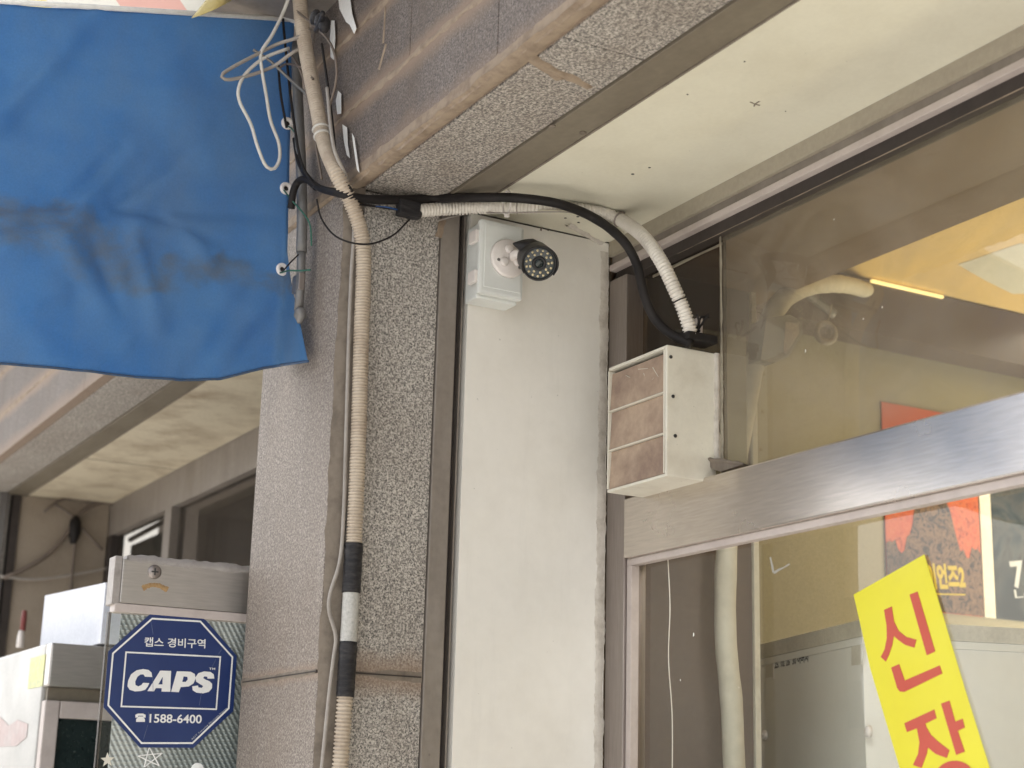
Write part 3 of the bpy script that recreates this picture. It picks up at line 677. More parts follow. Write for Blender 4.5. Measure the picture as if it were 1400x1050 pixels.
wire('blue_wire', [('X', -2.366, 514, 282), ('X', -2.366, 528, 283), ('X', -2.366, 545, 287)], .0012, pm('blue_wire_m', (.02, .08, .25)), 'short blue wire leading into the black taped plug')
# ties round the bundle
def tie(px, py, label):
    c = on('Z', 2.592, px, py); g = Geo(); V = []
    for k in range(25):
        a = 2*math.pi*k/24; V.append(c+Vector((0, 0, 0))+Vector((math.cos(a)*.0135, 0, math.sin(a)*.021)))
    g.tube(V, .0016, 6); g.bbox(c+Vector((-.003, -.003, -.026)), c+Vector((.004, .004, -.018)), .001)
    return solo('cable_tie', g, 'white_pl', label, 'cable tie')
tie(693, 277, 'white cable tie holding black cable and white conduit left of the metal clamp')
g = Geo(); i = 92
wps = spline(wp, .0011)
def ringat(px, py, r=.0118, th=.0011):
    c = min(wps, key=lambda p: ((p-EYE).normalized()-ray(px, py).normalized()).length); k = wps.index(c)
    return Geo().ring(c, wps[min(k+4, len(wps)-1)]-wps[k-4], r, th, 24, 6)
solo('thin_tie', ringat(707, 283), 'cable_grey', 'thin grey wire looped round the white conduit beside the white cable tie', 'cable tie')
solo('black_band', ringat(931, 410, .0122, .0013), 'black', 'thin black band round the lower end of the white conduit', 'cable tie')
c = on('Z', ZB, 846, 290); g = Geo()
g.bbox(c+Vector((-.008, -.006, -.003)), c+Vector((.008, .009, -.0005)), .0008); g.disc(c+Vector((0, .002, -.003)), (0, 0, -1), .0045, .003, 12)
k = min(wps, key=lambda p: ((p-EYE).normalized()-ray(846, 302).normalized()).length); i = wps.index(k); g.ring(k, wps[i+5]-wps[i-5], .0128, .0016, 24, 6)
solo('pipe_clamp', g, 'steel_v', 'small galvanised clamp fixing the white conduit to the cream soffit', 'clamp')
wire('thin_black_wire', [('X', -2.385, 433, 272), ('X', -2.385, 440, 300), ('X', -2.36, 462, 325), ('X', -2.345, 500, 334), ('X', -2.36, 535, 323), ('X', -2.37, 560, 300)], .0016, 'black', 'thin black wire sagging in a loop across the ribbed conduit')
wire('thin_grey_wire', [('X', -2.38, 596, 303), ('X', -2.378, 615, 297), ('X', -2.375, 650, 291), ('Z', 2.57, 690, 291), ('Z', 2.575, 730, 290), ('Z', 2.58, 775, 290), ('Z', 2.585, 800, 295)], .0013, 'cable_grey', 'thin grey wire running just under the white conduit')
wire('black_lead', [('Y', .93, 383, -30), ('Y', .93, 388, 40), ('Y', .93, 396, 120), ('Y', .93, 403, 175), ('Y', .94, 412, 222), ('Y', .95, 428, 250), ('Y', .955, 450, 262), ('X', -2.37, 478, 272)], .0026, 'black', 'black wire hanging straight down beside the tarp edge')
wire('black_lead', [('Y', .93, 404, -20), ('Y', .92, 403, 10), ('Y', .93, 430, 35), ('Y', .93, 452, 60), ('Y', .935, 460, 90), ('Y', .94, 458, 118), ('Y', .945, 449, 150)], .0022, 'brown_cable', 'brown wire bowing out to the right of the conduit top')
lp = [('X', -2.50, 425, 40), ('X', -2.50, 405, 52), ('X', -2.53, 380, 60), ('X', -2.53, 350, 75), ('X', -2.53, 318, 92), ('X', -2.53, 303, 103), ('X', -2.53, 312, 109), ('X', -2.53, 345, 102), ('X', -2.53, 375, 90), ('X', -2.50, 400, 72), ('X', -2.50, 420, 62)]
wire('cable_loop', lp, .0033, 'cable_grey', 'flat grey cable loop sticking out sideways over the blue tarp', n=10)
lp = [('X', -2.50, 402, -25), ('X', -2.53, 388, 15), ('X', -2.53, 372, 48), ('X', -2.53, 357, 72), ('X', -2.53, 358, 95), ('X', -2.53, 364, 130), ('X', -2.53, 370, 165), ('X', -2.53, 381, 195), ('X', -2.53, 382, 218), ('X', -2.53, 374, 231), ('X', -2.53, 363, 226), ('X', -2.53, 352, 200), ('X', -2.53, 343, 170), ('X', -2.53, 328, 140), ('X', -2.53, 326, 122), ('X', -2.53, 335, 102), ('X', -2.53, 360, 80), ('X', -2.53, 395, 66)]
wire('cable_loop', lp, .0032, 'wire_pale', 'long pale wire loop dangling down in front of the blue tarp', n=10)
wire('thin_rod', [('X', -2.53, 346, 68), ('X', -2.53, 370, 84), ('X', -2.53, 398, 110), ('X', -2.50, 428, 136)], .0028, 'pipe_grey', 'thin grey rod crossing the wire loops diagonally', 'rod')
g = Geo()
for k in range(3):
    c = on('Y', .90, 430+k*6, 34+k*5); g.lathe(c, Vector((.3, 0, 1)), [(0, .006), (.008, .010), (.020, .009), (.026, .004)], 12)
g.tube(spline(path([('Y', .9, 432, 42), ('Y', .89, 440, 25), ('Y', .88, 441, 18)]), .006), .0045, 8)
solo('cable_knot', g, 'tape', 'lumpy black taped knot of wires at the top of the conduit', 'wires')
for i, pts in enumerate(([('Y', .92, 380, 85), ('Y', .92, 384, 130), ('Y', .94, 392, 175)], [('Y', .93, 395, 70), ('Y', .93, 412, 100), ('Y', .94, 424, 150), ('Y', .95, 432, 200), ('Y', .955, 440, 245)],
                         [('Y', .945, 440, 60), ('Y', .95, 450, 130), ('Y', .955, 456, 180), ('Y', .955, 462, 230), ('X', -2.35, 482, 262)], [('Y', .93, 376, 100), ('Y', .93, 390, 88), ('Y', .93, 412, 92), ('Y', .935, 428, 108)])):
    wire('loose_wire', pts, .0024, 'brown_cable' if i % 2 else 'black', ['short black wire against the top corner of the tarp', 'brown wire tucked left of the ribbed conduit', 'black wire tucked right of the ribbed conduit below the knot', 'brown wire curling behind the wire loops'][i])

# ------------------------------------------------------------------ TARP
XT = -2.62
Rpx = [(0, 402, 28), (.15, 399, 100), (.3, 397, 170), (.5, 395, 262), (.7, 393, 345), (.8, 398, 385), (.9, 410, 440), (1, 421, 494)]
Bpx = [(0, -330, 470), (.35, -60, 497), (.44, 0, 500), (.58, 100, 508), (.70, 185, 516), (.78, 245, 520), (.85, 300, 518), (.93, 360, 503), (1, 421, 494)]
def interp(T, t):
    for a, b in zip(T, T[1:]):
        if t <= b[0]:
            f = (t-a[0])/(b[0]-a[0]); f = f*f*(3-2*f)*.4+f*.6
            return a[1]+(b[1]-a[1])*f, a[2]+(b[2]-a[2])*f
    return T[-1][1:]
FOLD = [(-40, 200, 130, 20, 16, .014), (-20, 150, 80, 60, 10, -.006), (85, 285, 165, 205, 9, -.010), (95, 292, 180, 215, 10, .008), (285, 512, 352, 430, 12, .014), (305, 515, 372, 430, 9, -.010), (352, 430, 386, 388, 9, .010), (60, 300, 140, 430, 14, .010), (180, 320, 215, 450, 12, .010), (120, 330, 160, 420, 10, -.007),
        (-20, 292, 150, 284, 7, -.008), (150, 284, 300, 332, 7, -.008), (-20, 300, 150, 293, 8, .007), (150, 293, 300, 341, 8, .007), (230, 300, 300, 370, 10, .008), (0, 440, 120, 380, 16, .010), (300, 360, 380, 372, 8, .007), (290, 380, 312, 350, 8, -.007), (210, 40, 300, 260, 30, .008), (20, 90, 60, 280, 30, -.006)]
def tarp():
    t_ = thing('blue_tarp', 'blue tarpaulin hanging as a side curtain at the upper left with dusty folds', 'tarp', (XT, .5, 2.35))
    NU, NV = 130, 90; V = []; Fq = []
    for j in range(NV+1):
        v = j/NV; rx, ry = interp(Rpx, v)
        for i in range(NU+1):
            u = i/NU; bx_, by = interp(Bpx, u)
            tx, ty = -330+(402+330)*u, -12+(28+12)*u
            lx, ly = -330, -12+(470+12)*v
            sx, sy = tx*(1-v)+bx_*v, ty*(1-v)+by*v
            # Coons patch with straight left edge
            px = sx + (rx-(402*(1-v)+421*v))*u; py = sy + (ry-(28*(1-v)+494*v))*u
            p = on('X', XT, px, py)
            d = 0
            n1 = noise.noise(Vector((u*2.0+v*1.3, v*1.2-u*.5, 3)))
            d += .022*n1
            d += .012*math.sin((u*9+v*3.2)+2*n1)*(.3+v)
            # diagonal pull folds from the grommets
            for gu, gv, an in ((1, .31, .55), (1, .5, .9), (1, .74, 1.1)):
                du, dv = u-gu, (v-gv); s_ = dv*math.cos(an)+du*math.sin(an)*.9; l_ = abs(du*math.cos(an)-dv*math.sin(an))
                d += .006*math.exp(-(s_/.03)**2)*math.exp(-l_*3.5)
            d += -.012*math.exp(-((v-.60-.05*math.sin(u*6)-.02*(1-u))/.018)**2)*(.5+.5*noise.noise(Vector((u*5, 9, 1))))
            d += .010*math.exp(-((v-.64-.05*math.sin(u*6))/.03)**2)
            s2 = (u-.9)+(v-.8)*.75; d += .014*math.exp(-(s2/.03)**2)*max(0, (v-.6))*3
            s3 = (u-.75)+(v-.85)*.9; d += .010*math.exp(-(s3/.025)**2)*max(0, (v-.65))*3
            s4 = (u-.70)-(.52-v)*.8; d += -.008*math.exp(-(s4/.016)**2)*math.exp(-((v-.5)/.12)**2)
            d += .003*noise.noise(Vector((u*14, v*12, 7)))
            for (ax_, ay_, bx2, by2, wd_, am_) in FOLD:
                ex, ey = bx2-ax_, by2-ay_; l2 = ex*ex+ey*ey; t_r = ((px-ax_)*ex+(py-ay_)*ey)/l2; tc = max(0, min(1, t_r))
                dd = math.hypot(px-ax_-ex*tc, py-ay_-ey*tc)/(wd_*1.15); am_ = am_*1.15
                if dd < 3: d += am_*math.exp(-dd*dd)*(.35+.65*math.sin(math.pi*max(.08, min(.92, tc))))
            d += .004*(1-abs(noise.noise(Vector((px*.011+py*.006, py*.008-px*.004, 5))))*2)*(.5+v)
            d *= 1-.85*u**8; d *= 1-.7*max(0, v-.8)/.2*u
            p = p+Vector((d, 0, 0))
            if p.y > .968:
                q_ = on('Y', .968, px, py); k_ = min(1, (p.y-.968)/.01); p = p.lerp(q_, k_)
            V.append(p)
    for j in range(NV):
        for i in range(NU):
            a = j*(NU+1)+i; Fq.append((a, a+1, a+NU+2, a+NU+1))
    g = Geo(); g.add(V, Fq, True); o = put('sheet', g, 'tarp', t_); sm = o.modifiers.new('solid', 'SOLIDIFY'); sm.thickness = .0009
    hem = [V[NV*(NU+1)+i]+Vector((.001, 0, .0)) for i in range(0, NU+1)]
    M['hem'] = pm('hem', (.035, .075, .15), (.10, .10, .11), 60, .8, .8, bst=.4)
    put('bottom_hem', Geo().tube(hem, .0024, 6), 'hem', t_)
    for (px, py) in ((390.5, 171), (388, 260), (383, 371)):
        i = min(range(len(V)), key=lambda k: ((V[k]-EYE).normalized()-ray(px, py).normalized()).length)
        c = V[i]+Vector((.0025, 0, 0))
        gr = put('grommet', Geo().ring(c+Vector((.002, 0, 0)), (1, 0, 0), .0082, .0040, 24, 8), 'white_pl', t_)
        put('eyelet', Geo().disc(c-Vector((.001, 0, 0)), (1, 0, 0), .005, .0012, 14), 'dark_slot', gr)
    return V
TV = tarp()
g = Geo(); a = on('X', XT+.004, -340, -20); b = on('X', XT+.004, 402, 27); g.tube([a, b], .005, 10)
g.bbox(b+Vector((-.02, -.03, -.006)), b+Vector((.012, .008, .012)), .002)
solo('curtain_rail', g, 'glint_rail_white', 'bright white rail along the top edge of the blue tarp', 'rail')
g = Geo().tube(spline(path([('Y', .962, 404, 60), ('Y', .962, 408, 150), ('Y', .962, 412, 240), ('Y', .962, 413, 300), ('Y', .962, 412, 345)]), .02), .0095, 16)
pl = solo('curtain_pole', g, 'pipe_grey', 'grey metal pole on the pillar that the tarp is tied to', 'pole')
put('lower_pole', Geo().tube(spline(path([('Y', .962, 412, 345), ('Y', .962, 411, 385), ('Y', .962, 408, 425)]), .02), .0078, 16), 'pipe_grey', pl)
put('pole_foot', Geo().lathe(on('Y', .962, 411, 422), (0, 0, -1), [(0, .008), (.004, .0105), (.014, .011), (.020, .007), (.026, .004)], 16), 'pipe_grey', pl)
g = Geo().bbox(on('Y', .955, 398, 402), on('Y', .955, 409, 372)+Vector((0, .012, 0)), .002)
solo('pole_bracket', g, 'steel_v', 'small square metal bracket on the lower end of the grey pole', 'bracket')
g = Geo().tube(spline(path([('Y', .94, 398, 285), ('Y', .94, 401, 262), ('Y', .945, 408, 248), ('Y', .95, 420, 246), ('Y', .955, 432, 256)]), .006), .0065, 10)
solo('rubber_strap', g, 'black', 'short black rubber strap bent round the grey pole beside the middle grommet', 'strap')
wire('green_cord', [('X', XT+.006, 391, 172), ('Y', .945, 398, 175), ('Y', .95, 406, 186)], .0013, 'green_cord', 'short green cord at the top grommet of the tarp', 'cord')
wire('green_cord', [('X', XT+.006, 388, 260), ('Y', .94, 400, 275), ('Y', .945, 415, 292), ('Y', .95, 424, 308), ('Y', .955, 426, 336)], .0015, 'green_cord', 'green cord slanting from the middle grommet to the grey pole', 'cord')
wire('green_cord', [('X', XT+.006, 383, 373), ('Y', .94, 395, 370), ('Y', .945, 410, 370), ('Y', .95, 424, 369)], .0015, 'green_cord', 'green cord running level from the lowest grommet across the pole', 'cord')
wire('black_string', [('X', XT+.006, 386, 372), ('Y', .94, 396, 360), ('Y', .945, 408, 348)], .0014, 'black', 'thin black string from the lowest grommet up to the pole', 'cord')

# ------------------------------------------------------------------ SIGN BOARD, SUN BLOCKERS AND GLINTS AT THE TOP
def sign_mat():
    m, nt, b = newmat('pastel_sign')
    co = N(nt, 'ShaderNodeTexCoord'); sp = N(nt, 'ShaderNodeSeparateXYZ'); nt.links.new(co.outputs['Object'], sp.inputs[0])
    mr = N(nt, 'ShaderNodeMath', operation='MULTIPLY'); nt.links.new(sp.outputs[0], mr.inputs[0]); mr.inputs[1].default_value = .55
    fr_ = N(nt, 'ShaderNodeMath', operation='FRACT'); nt.links.new(mr.outputs[0], fr_.inputs[0])
    c = ramp(nt, fr_.outputs[0], [(0, (.75, .72, .6)), (.2, (.75, .66, .25)), (.35, (.75, .73, .66)), (.5, (.7, .38, .32)), (.62, (.72, .7, .62)), (.85, (.42, .42, .38))], 'CONSTANT')
    nt.links.new(c, b.inputs['Base Color']); b.inputs['Roughness'].default_value = .4; return m
M['sign'] = sign_mat()
sg = thing('sign_shade_board', 'pale pastel shop sign board just above the tarp at the top left corner', 'sign', (-4, .6, 3.0))
g = Geo(); g.plate([(-7.5, .93, 2.99), (-2.66, .93, 2.99), (-2.66, .20, 3.79), (-7.5, .20, 3.79)], Vector((0, -.56, -.51)).normalized(), .03); put('panel', g, 'sign', sg)
put('mount', Geo().box((-7.5, .94, 3.2), (-2.66, .985, 3.79)), 'trim', sg)
put('top_trim', Geo().box((-7.5, .18, 3.80), (-2.66, .985, 3.83)), 'trim', sg)
solo('sunblocker', Geo().box((-3.38, .80, 3.005), (-2.0, .9885, 3.008)), 'taupe', 'thin metal flashing added under the sign to keep stray sun off the beam', 'sunblocker')  # added plate that blocks sun leaking past the sign
GLINTS = [([(462, -6), (478, -6), (481, 18), (487, 38), (484, 46), (478, 34), (473, 30), (464, 12)], 'largest painted sun glint at the top edge right of the conduit'), ([(453, 28), (457, 28), (458, 52), (456, 82), (452, 78), (451, 50)], 'narrow painted sun glint just left of and below the largest glint'),
       ([(462, 124), (466, 128), (466, 155), (461, 156), (459, 138)], 'short painted sun glint halfway down the right side of the conduit'), ([(468, 170), (474, 174), (475, 196), (478, 216), (474, 212), (470, 192)], 'long painted sun glint above the corner where the beam meets the pillar'), ([(481, 182), (484, 188), (489, 222), (491, 236), (488, 232), (484, 206)], 'thinnest painted sun glint furthest right beside the beam caulk')]
for T_, lab in GLINTS:  # white cutouts standing in for glints of sun by the conduit
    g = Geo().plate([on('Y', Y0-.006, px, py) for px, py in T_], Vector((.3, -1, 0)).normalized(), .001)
    solo('sun_glint', g, 'glint_rail_white', lab, 'glint', None, 'painted sun glints beside the conduit')
shade_box = thing('sign_shade_board', 'unseen box added above the right bay to shade the beam front', 'sign', (-1, .6, 3.15))
put('panel', Geo().box((-2.52, .60, 3.20), (1.2, .70, 4.0)), 'sign', shade_box)  # unseen box, added to keep the sun off the beam front
put('shade_box_frame', Geo().box((-2.52, .592, 3.16), (1.2, .985, 3.199)), 'taupe', shade_box)
g = Geo(); V = []; NU = 10
for i in range(NU+1):
    t = i/NU; a = on('X', XT+.05, 262+t*58+0, 25-28*t**2.0*1.0); b = on('X', XT+.05, 300+t*30, -22)
    V += [a+Vector((.02*math.sin(t*3), 0, 0)), b+Vector((.02*math.sin(t*3), 0, 0))]
g.add(V, [(2*i, 2*i+1, 2*i+3, 2*i+2) for i in range(NU)], True)
M['film_yellow'] = pm('film_yellow', (.55, .45, .18), (.65, .6, .45), 25, .6, .3)
ys = solo('yellow_flap', g, 'film_yellow', 'curled yellowish plastic flap poking down over the white rail', 'plastic sheet'); ys.modifiers.new('solid', 'SOLIDIFY').thickness = .001

# ------------------------------------------------------------------ LEFT BAY
lw = thing('return_wall', 'blurred beige wall beside the dark left window with cables across it', 'wall', (XN, 1.36, 0))
put('wall_face', Geo().box((XN-.03, 1.2, 0), (XN, 1.512, ZB-.002)), 'beige_wall', lw)
put('wall_strip', Geo().box((XN-.028, 1.172, 0), (XN+.01, 1.199, ZB-.002)), 'dark_slot', lw)
put('pipe_strip', Geo().box((XN+.0, 1.126, 0), (XN+.02, 1.150, ZB-.002)), 'pipe_grey', lw)
lwn = thing('shop_window', 'dark blurred shop window under the stained soffit of the left bay', 'window', (-4.2, YG, 0))
put('head_frame', Geo().box((XN+.002, 1.514, 2.50), (XL-.002, 1.56, ZB+.01)), 'taupe', lwn)
put('jamb', Geo().box((XN+.002, 1.514, 0), (XN+.06, 1.56, 2.499)), 'dark_slot', lwn)
mx_ = on('Y', 1.53, 240, 690).x
put('mullion', Geo().box((mx_-.05, 1.512, 0), (mx_+.02, 1.56, 2.499)), 'taupe', lwn)
put('transom', Geo().box((XN+.061, 1.515, 2.02), (mx_-.051, 1.56, 2.10)), 'taupe', lwn)
put('pane', Geo().box((XN+.061, YG, .4), (XL-.002, YG+.004, 2.4995)), 'glass_left', lwn)
put('back_board', Geo().box((mx_+.03, YG+.06, .0), (XL-.002, YG+.08, 2.498)), 'brown_wall', lwn)
a = on('Y', YG+.03, 178, 738); b = on('Y', YG+.03, 233, 708); put('pane_reflection', Geo().tube([a, b], .009, 8), 'pipe_grey', lwn)  # pale tube imitates a slanted reflection in the pane
put('pale_poster', Geo().box((a.x, YG+.035, a.z-.6), (b.x, YG+.04, a.z-.02)), 'dim_green', lwn)
solo('interior_wall', Geo().box((-6.0, 1.78, 0), (-2.56, 1.80, 2.64)), 'brown_wall', 'dark inner wall behind the panes of the left bay', 'wall')
XC = XN+.03
for i, (pts, r) in enumerate((([('X', XC, 5, 790), ('X', XC, 40, 775), ('X', XC, 75, 750), ('X', XC, 98, 720), ('X', XC, 112, 700), ('X', XC, 135, 688), ('X', XC, 165, 686)], .008),
                  ([('X', XC, 75, 690), ('X', XC, 95, 702), ('X', XC, 112, 722), ('X', XC, 140, 752)], .006), ([('X', XC, 108, 715), ('X', XC, 103, 740), ('X', XC, 98, 790), ('X', XC, 96, 830)], .006),
                  ([('X', XC, 60, 700), ('X', XC, 88, 682), ('X', XC, 130, 686), ('X', XC, 160, 690)], .006), ([('X', XC, 0, 788), ('X', XC, 50, 792), ('X', XC, 110, 784), ('X', XC, 150, 776)], .005))):
    wire('wall_cable', pts, r, 'brown_cable' if i < 4 else 'cable_grey', ['thickest brown cable sweeping up across the beige wall', 'cable slanting down right from the knot on the beige wall', 'cable dropping straight down from the knot on the beige wall', 'cable along the very top of the beige wall', 'pale cable crossing the beige wall level above the foam box'][i], step=.03)
g = Geo().lathe(on('X', XC, 104, 705), (0, 0, -1), [(0, .008), (.02, .02), (.06, .022), (.10, .01)], 10)
solo('cable_bundle_knot', g, 'black', 'dark knot where the cables meet on the beige wall', 'wires')

# open glass door of the left bay, with its film
XD = -2.80; YD0 = on('X', XD, 147, 900).y
dr = thing('glass_door', 'open glass door leaf with brushed steel top rail left of the granite pillar', 'door', (XD, YD0, 0))
ztop, zr = on('X', XD, 245, 768).z, on('X', XD, 245, 831).z
put('top_rail', Geo().bbox((XD-.036, YD0+.012, zr), (XD, 1.50, ztop-.004), .002), 'steel_door', dr)
g = Geo(); g.strip(Vector((XD-.004, YD0+.022, ztop-.003)), Vector((XD-.004, 1.3, ztop-.003)), .018, Vector((1, 0, .3)).normalized(), .004, .25, .006, seed=51)
g.box((XD-.034, YD0+.02, ztop-.0035), (XD-.006, 1.5, ztop+.003)); put('top_trim', g, 'trim_grey', dr)
put('edge_stile', Geo().bbox((XD-.038, YD0-.002, zr-.003), (XD+.001, YD0+.0115, ztop), .0015), 'trim_grey', dr)
put('lower_trim', Geo().bbox((XD-.03, YD0+.004, zr-.016), (XD+.0015, 1.5, zr-.0005), .002), 'bead', dr)
put('glass_pane', Geo().box((XD-.012, YD0+.001, .1), (XD-.004, 1.5, zr-.0165)), 'glass_low', dr)
put('glass_edge', Geo().box((XD-.013, YD0-.004, .1), (XD-.003, YD0+.0008, zr-.0165)), 'glass_left', dr)
put('patterned_film', Geo().box((XD-.0035, YD0+.018, .1), (XD-.003, 1.49, zr-.018)), 'film', dr)
c = on('X', XD, 211, 782); sc_ = put('screw', Geo().lathe(c-Vector((.001, 0, 0)), (1, 0, 0), [(0, .0125), (.0025, .0125), (.0045, .0095), (.0048, .001)], 28), 'steel_v', dr)
g = Geo(); x_ = c.x+.0041
g.box((x_-.001, c.y-.0062, c.z-.0012), (x_+.0006, c.y+.0062, c.z+.0012)).box((x_-.001, c.y-.0012, c.z-.0062), (x_+.0007, c.y+.0012, c.z+.0062)); put('cross_slot', g, 'ink', sc_)
g = Geo(); A = [on('X', XD+.0004, 195+k*4.3, 805-3.2*math.sin(math.pi*k/7.5)*1.7) for k in range(9)]
for p, q in zip(A, A[1:]): g.strip(p, q, .0085, (1, 0, 0), .0006, .4, .003)
put('glue_residue', g, pm('glue', (.40, .26, .12), (.25, .13, .05), 150, .9, .8), dr)
def starpoly(c, r, n=5, rot=90, q=.42):
    return [c+Vector((0, math.cos(R(rot+180*k/n))*(r if k % 2 == 0 else r*q), math.sin(R(rot+180*k/n))*(r if k % 2 == 0 else r*q))) for k in range(2*n)]
put('star_sticker', Geo().plate(starpoly(on('X', XD-.002, 147, 1039), .0125, rot=95), (1, 0, 0), .0006), 'cream_pl', dr)
st = on('X', XD-.002, 206, 1036); g = Geo(); P5 = [st+Vector((0, math.cos(R(100+144*k))*.0225, math.sin(R(100+144*k))*.018)) for k in range(6)]
for p, q in zip(P5, P5[1:]): g.strip(p, q, .0022, (1, 0, 0), .0008, .15, .004)
put('star_outline', g, 'white_ink', dr)
ci = on('X', XD-.002, 270, 1052); put('round_sticker', Geo().disc(ci-Vector((.001, 0, 0)), (1, 0, 0), .0115, .0008, 24), 'freezer', dr)

# octagonal sticker
ST = XD+.0005
oc = thing('octagonal_sticker', 'navy blue octagonal security sticker with white lettering on the door glass', 'sticker', on('X', ST, 232, 932))
def s_(x, y): return (120+x/4.564, 820+y/4.564)
octp = [(392, 87), (690, 103), (735, 125), (930, 350), (908, 695), (660, 924), (325, 922), (99, 672), (128, 322)]
put('blue_field', Geo().plate([on('X', ST, *s_(*p)) for p in octp], (1, 0, 0), .0008), 'navy', oc)
inn = [(400, 112), (705, 130), (908, 356), (884, 680), (655, 900), (333, 900), (122, 660), (152, 332)]
def outline(pts, wd, close=True):
    P = [on('X', ST+.0003, *s_(*p)) for p in pts]; n = len(P); g = Geo(); c = sum(P, Vector())/n; Q = []
    for i in range(n):
        a, b, d = P[i-1], P[i], P[(i+1) % n]; t1 = (b-a).normalized(); t2 = (d-b).normalized()
        n1 = Vector((0, -t1.z, t1.y)); n2 = Vector((0, -t2.z, t2.y))
        if n1.dot(c-b) < 0: n1 = -n1
        if n2.dot(c-b) < 0: n2 = -n2
        m = (n1+n2); m = m/m.dot(n1); Q.append(b+m*wd)
    g.add(P+Q, [(i, (i+1) % n, (i+1) % n+n, i+n) for i in range(n)])
    f = g.F[0]; nn = (g.V[f[1]]-g.V[f[0]]).cross(g.V[f[2]]-g.V[f[1]])
    if nn.x < 0: g.F = [tuple(reversed(q)) for q in g.F]
    return g
put('white_border', outline(inn, .0030), 'white_ink', oc)
put('white_frame', outline([(235, 322), (832, 352), (806, 688), (204, 670)], .0027), 'white_ink', oc)
def onst(x, y): return on('X', ST+.0004, *s_(x, y))
upd = (onst(235, 322)-onst(204, 670))
LT = [[(402,482),(398,455),(380,438),(345,432),(305,440),(270,465),(252,505),(248,540),(262,562),(295,572),(330,570),(358,562),(374,542),(384,520),(345,518),(335,532),(315,540),(298,532),(296,510),(310,480),(330,466),(348,466),(357,480)],
 [(372,570),(452,442),(486,443),(468,480),(440,528),(425,551),(413,571)], [(486,443),(520,444),(515,574),(460,573),(462,552),(466,528),(468,480)], [(440,528),(466,528),(462,552),(425,551)],
 [(520,574),(556,446),(608,447),(598,478),(590,512),(580,545),(568,577)], [(608,447),(642,449),(668,463),(673,490),(660,522),(630,541),(580,545),(590,512),(612,512),(624,497),(622,481),(598,478)],
 [(790,492),(786,465),(765,450),(725,447),(690,458),(672,485),(676,510),(700,526),(720,538),(712,550),(690,546),(688,535),(652,540),(655,565),(680,580),(720,584),(755,575),(775,552),(776,525),(760,508),(735,498),(720,488),(728,478),(745,480),(748,492)]]
g = Geo()
for pl_ in LT: g.plate([onst(*p) for p in pl_], (1, 0, 0), .0003)
put('main_lettering', g, 'white_ink', oc)
put('trademark', text('TM', onst(757, 437), onst(795, 438), upd, (1, 0, 0), .0038, .02), 'white_ink', oc)
put('top_lettering', text('캡스 경비구역', onst(352, 292), onst(733, 304), upd, (1, 0, 0), (onst(500, 243)-onst(500, 302)).length, .012), 'white_ink', oc)
put('phone_number', text('1588-6400', onst(384, 767), onst(710, 772), upd, (1, 0, 0), (onst(500, 715)-onst(500, 770)).length, .018), 'white_ink', oc)
g = Geo(); 
g.plate([onst(*p) for p in ((297, 735), (297, 718), (312, 710), (345, 710), (361, 718), (361, 735), (347, 735), (344, 724), (315, 724), (312, 735))], (1, 0, 0), .0003)
g.plate([onst(*p) for p in ((318, 728), (342, 728), (357, 745), (357, 762), (302, 762), (302, 745))], (1, 0, 0), .0003)
put('phone_symbol', g, 'white_ink', oc)
d = (onst(868, 672)-onst(645, 872)); put('small_print', text('ADT Security Services Korea', onst(652, 880), onst(872, 681), Vector((0, -d.z, d.y)), (1, 0, 0), .0040), 'grey_ink', oc)

M['crease'] = pm('crease', (.12, .15, .26), None, 30, .3, .5, bst=0)
for a, b in (((395, 140), (408, 215)), ((405, 480), (408, 570)), ((710, 580), (695, 660)), ((375, 780), (348, 870)), ((800, 370), (770, 430)), ((835, 310), (815, 340)), ((380, 700), (378, 760))):
    put('crease', Geo().strip(onst(*a)+Vector((.0004, 0, 0)), onst(*b)+Vector((.0004, 0, 0)), .0007, (1, 0, 0), .0002, .5, .004), 'crease', oc)
# fridge, foam box
fx, fy = -3.62, on('X', -3.62, 68, 878).y
fzt = on('X', fx, 68, 878).z
ff = thing('display_fridge', 'white display fridge with steel header and dark glass door behind the open door', 'fridge', (-4, 1.1, 0))
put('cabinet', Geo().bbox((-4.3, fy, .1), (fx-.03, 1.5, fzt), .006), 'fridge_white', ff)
zh = on('X', fx, 90, 940).z; zh2 = on('X', fx, 90, 958).z
put('header_panel', Geo().bbox((fx-.028, fy, zh), (fx+.02, 1.5, fzt-.002), .004), 'steel_door', ff)
put('header_gap', Geo().box((fx-.028, fy+.008, zh2), (fx-.008, 1.5, zh-.001)), 'trim', ff)
dfr = put('door_frame', Geo().bbox((fx-.028, fy+.002, .2), (fx+.006, fy+.034, zh2-.001), .003).bbox((fx-.028, fy+.035, zh2-.038), (fx+.006, 1.5, zh2-.001), .003), 'bead', ff)
put('dark_glass', Geo().box((fx-.028, fy+.035, .2), (fx-.006, 1.5, zh2-.039)), M['lens'], ff)
M['sticker_red'] = pm('sticker_red', (.36, .25, .235), (.32, .30, .29), 14, .8, .4)
M['sticker_lime'] = pm('sticker_lime', (.5, .5, .12), (.2, .25, .2), 40, .9, .4)
a, b = on('Y', fy-.001, 42, 900), on('Y', fy-.001, 58, 938); put('label_sticker', Geo().box((a.x, fy-.0015, b.z), (b.x, fy-.0005, a.z)), 'sticker_lime', ff)
heart = [(-20, 990), (0, 980), (12, 992), (24, 984), (38, 990), (36, 1008), (22, 1020), (-20, 1022)]
g = Geo(); pxpoly(g, 'Y', fy-.001, heart, (0, -1, 0), .0005); put('red_sticker', g, 'sticker_red', ff)
zt_ = fzt; fb = Geo(); a = on('X', -3.70, 60, 812); b = on('X', -3.70, 148, 800)
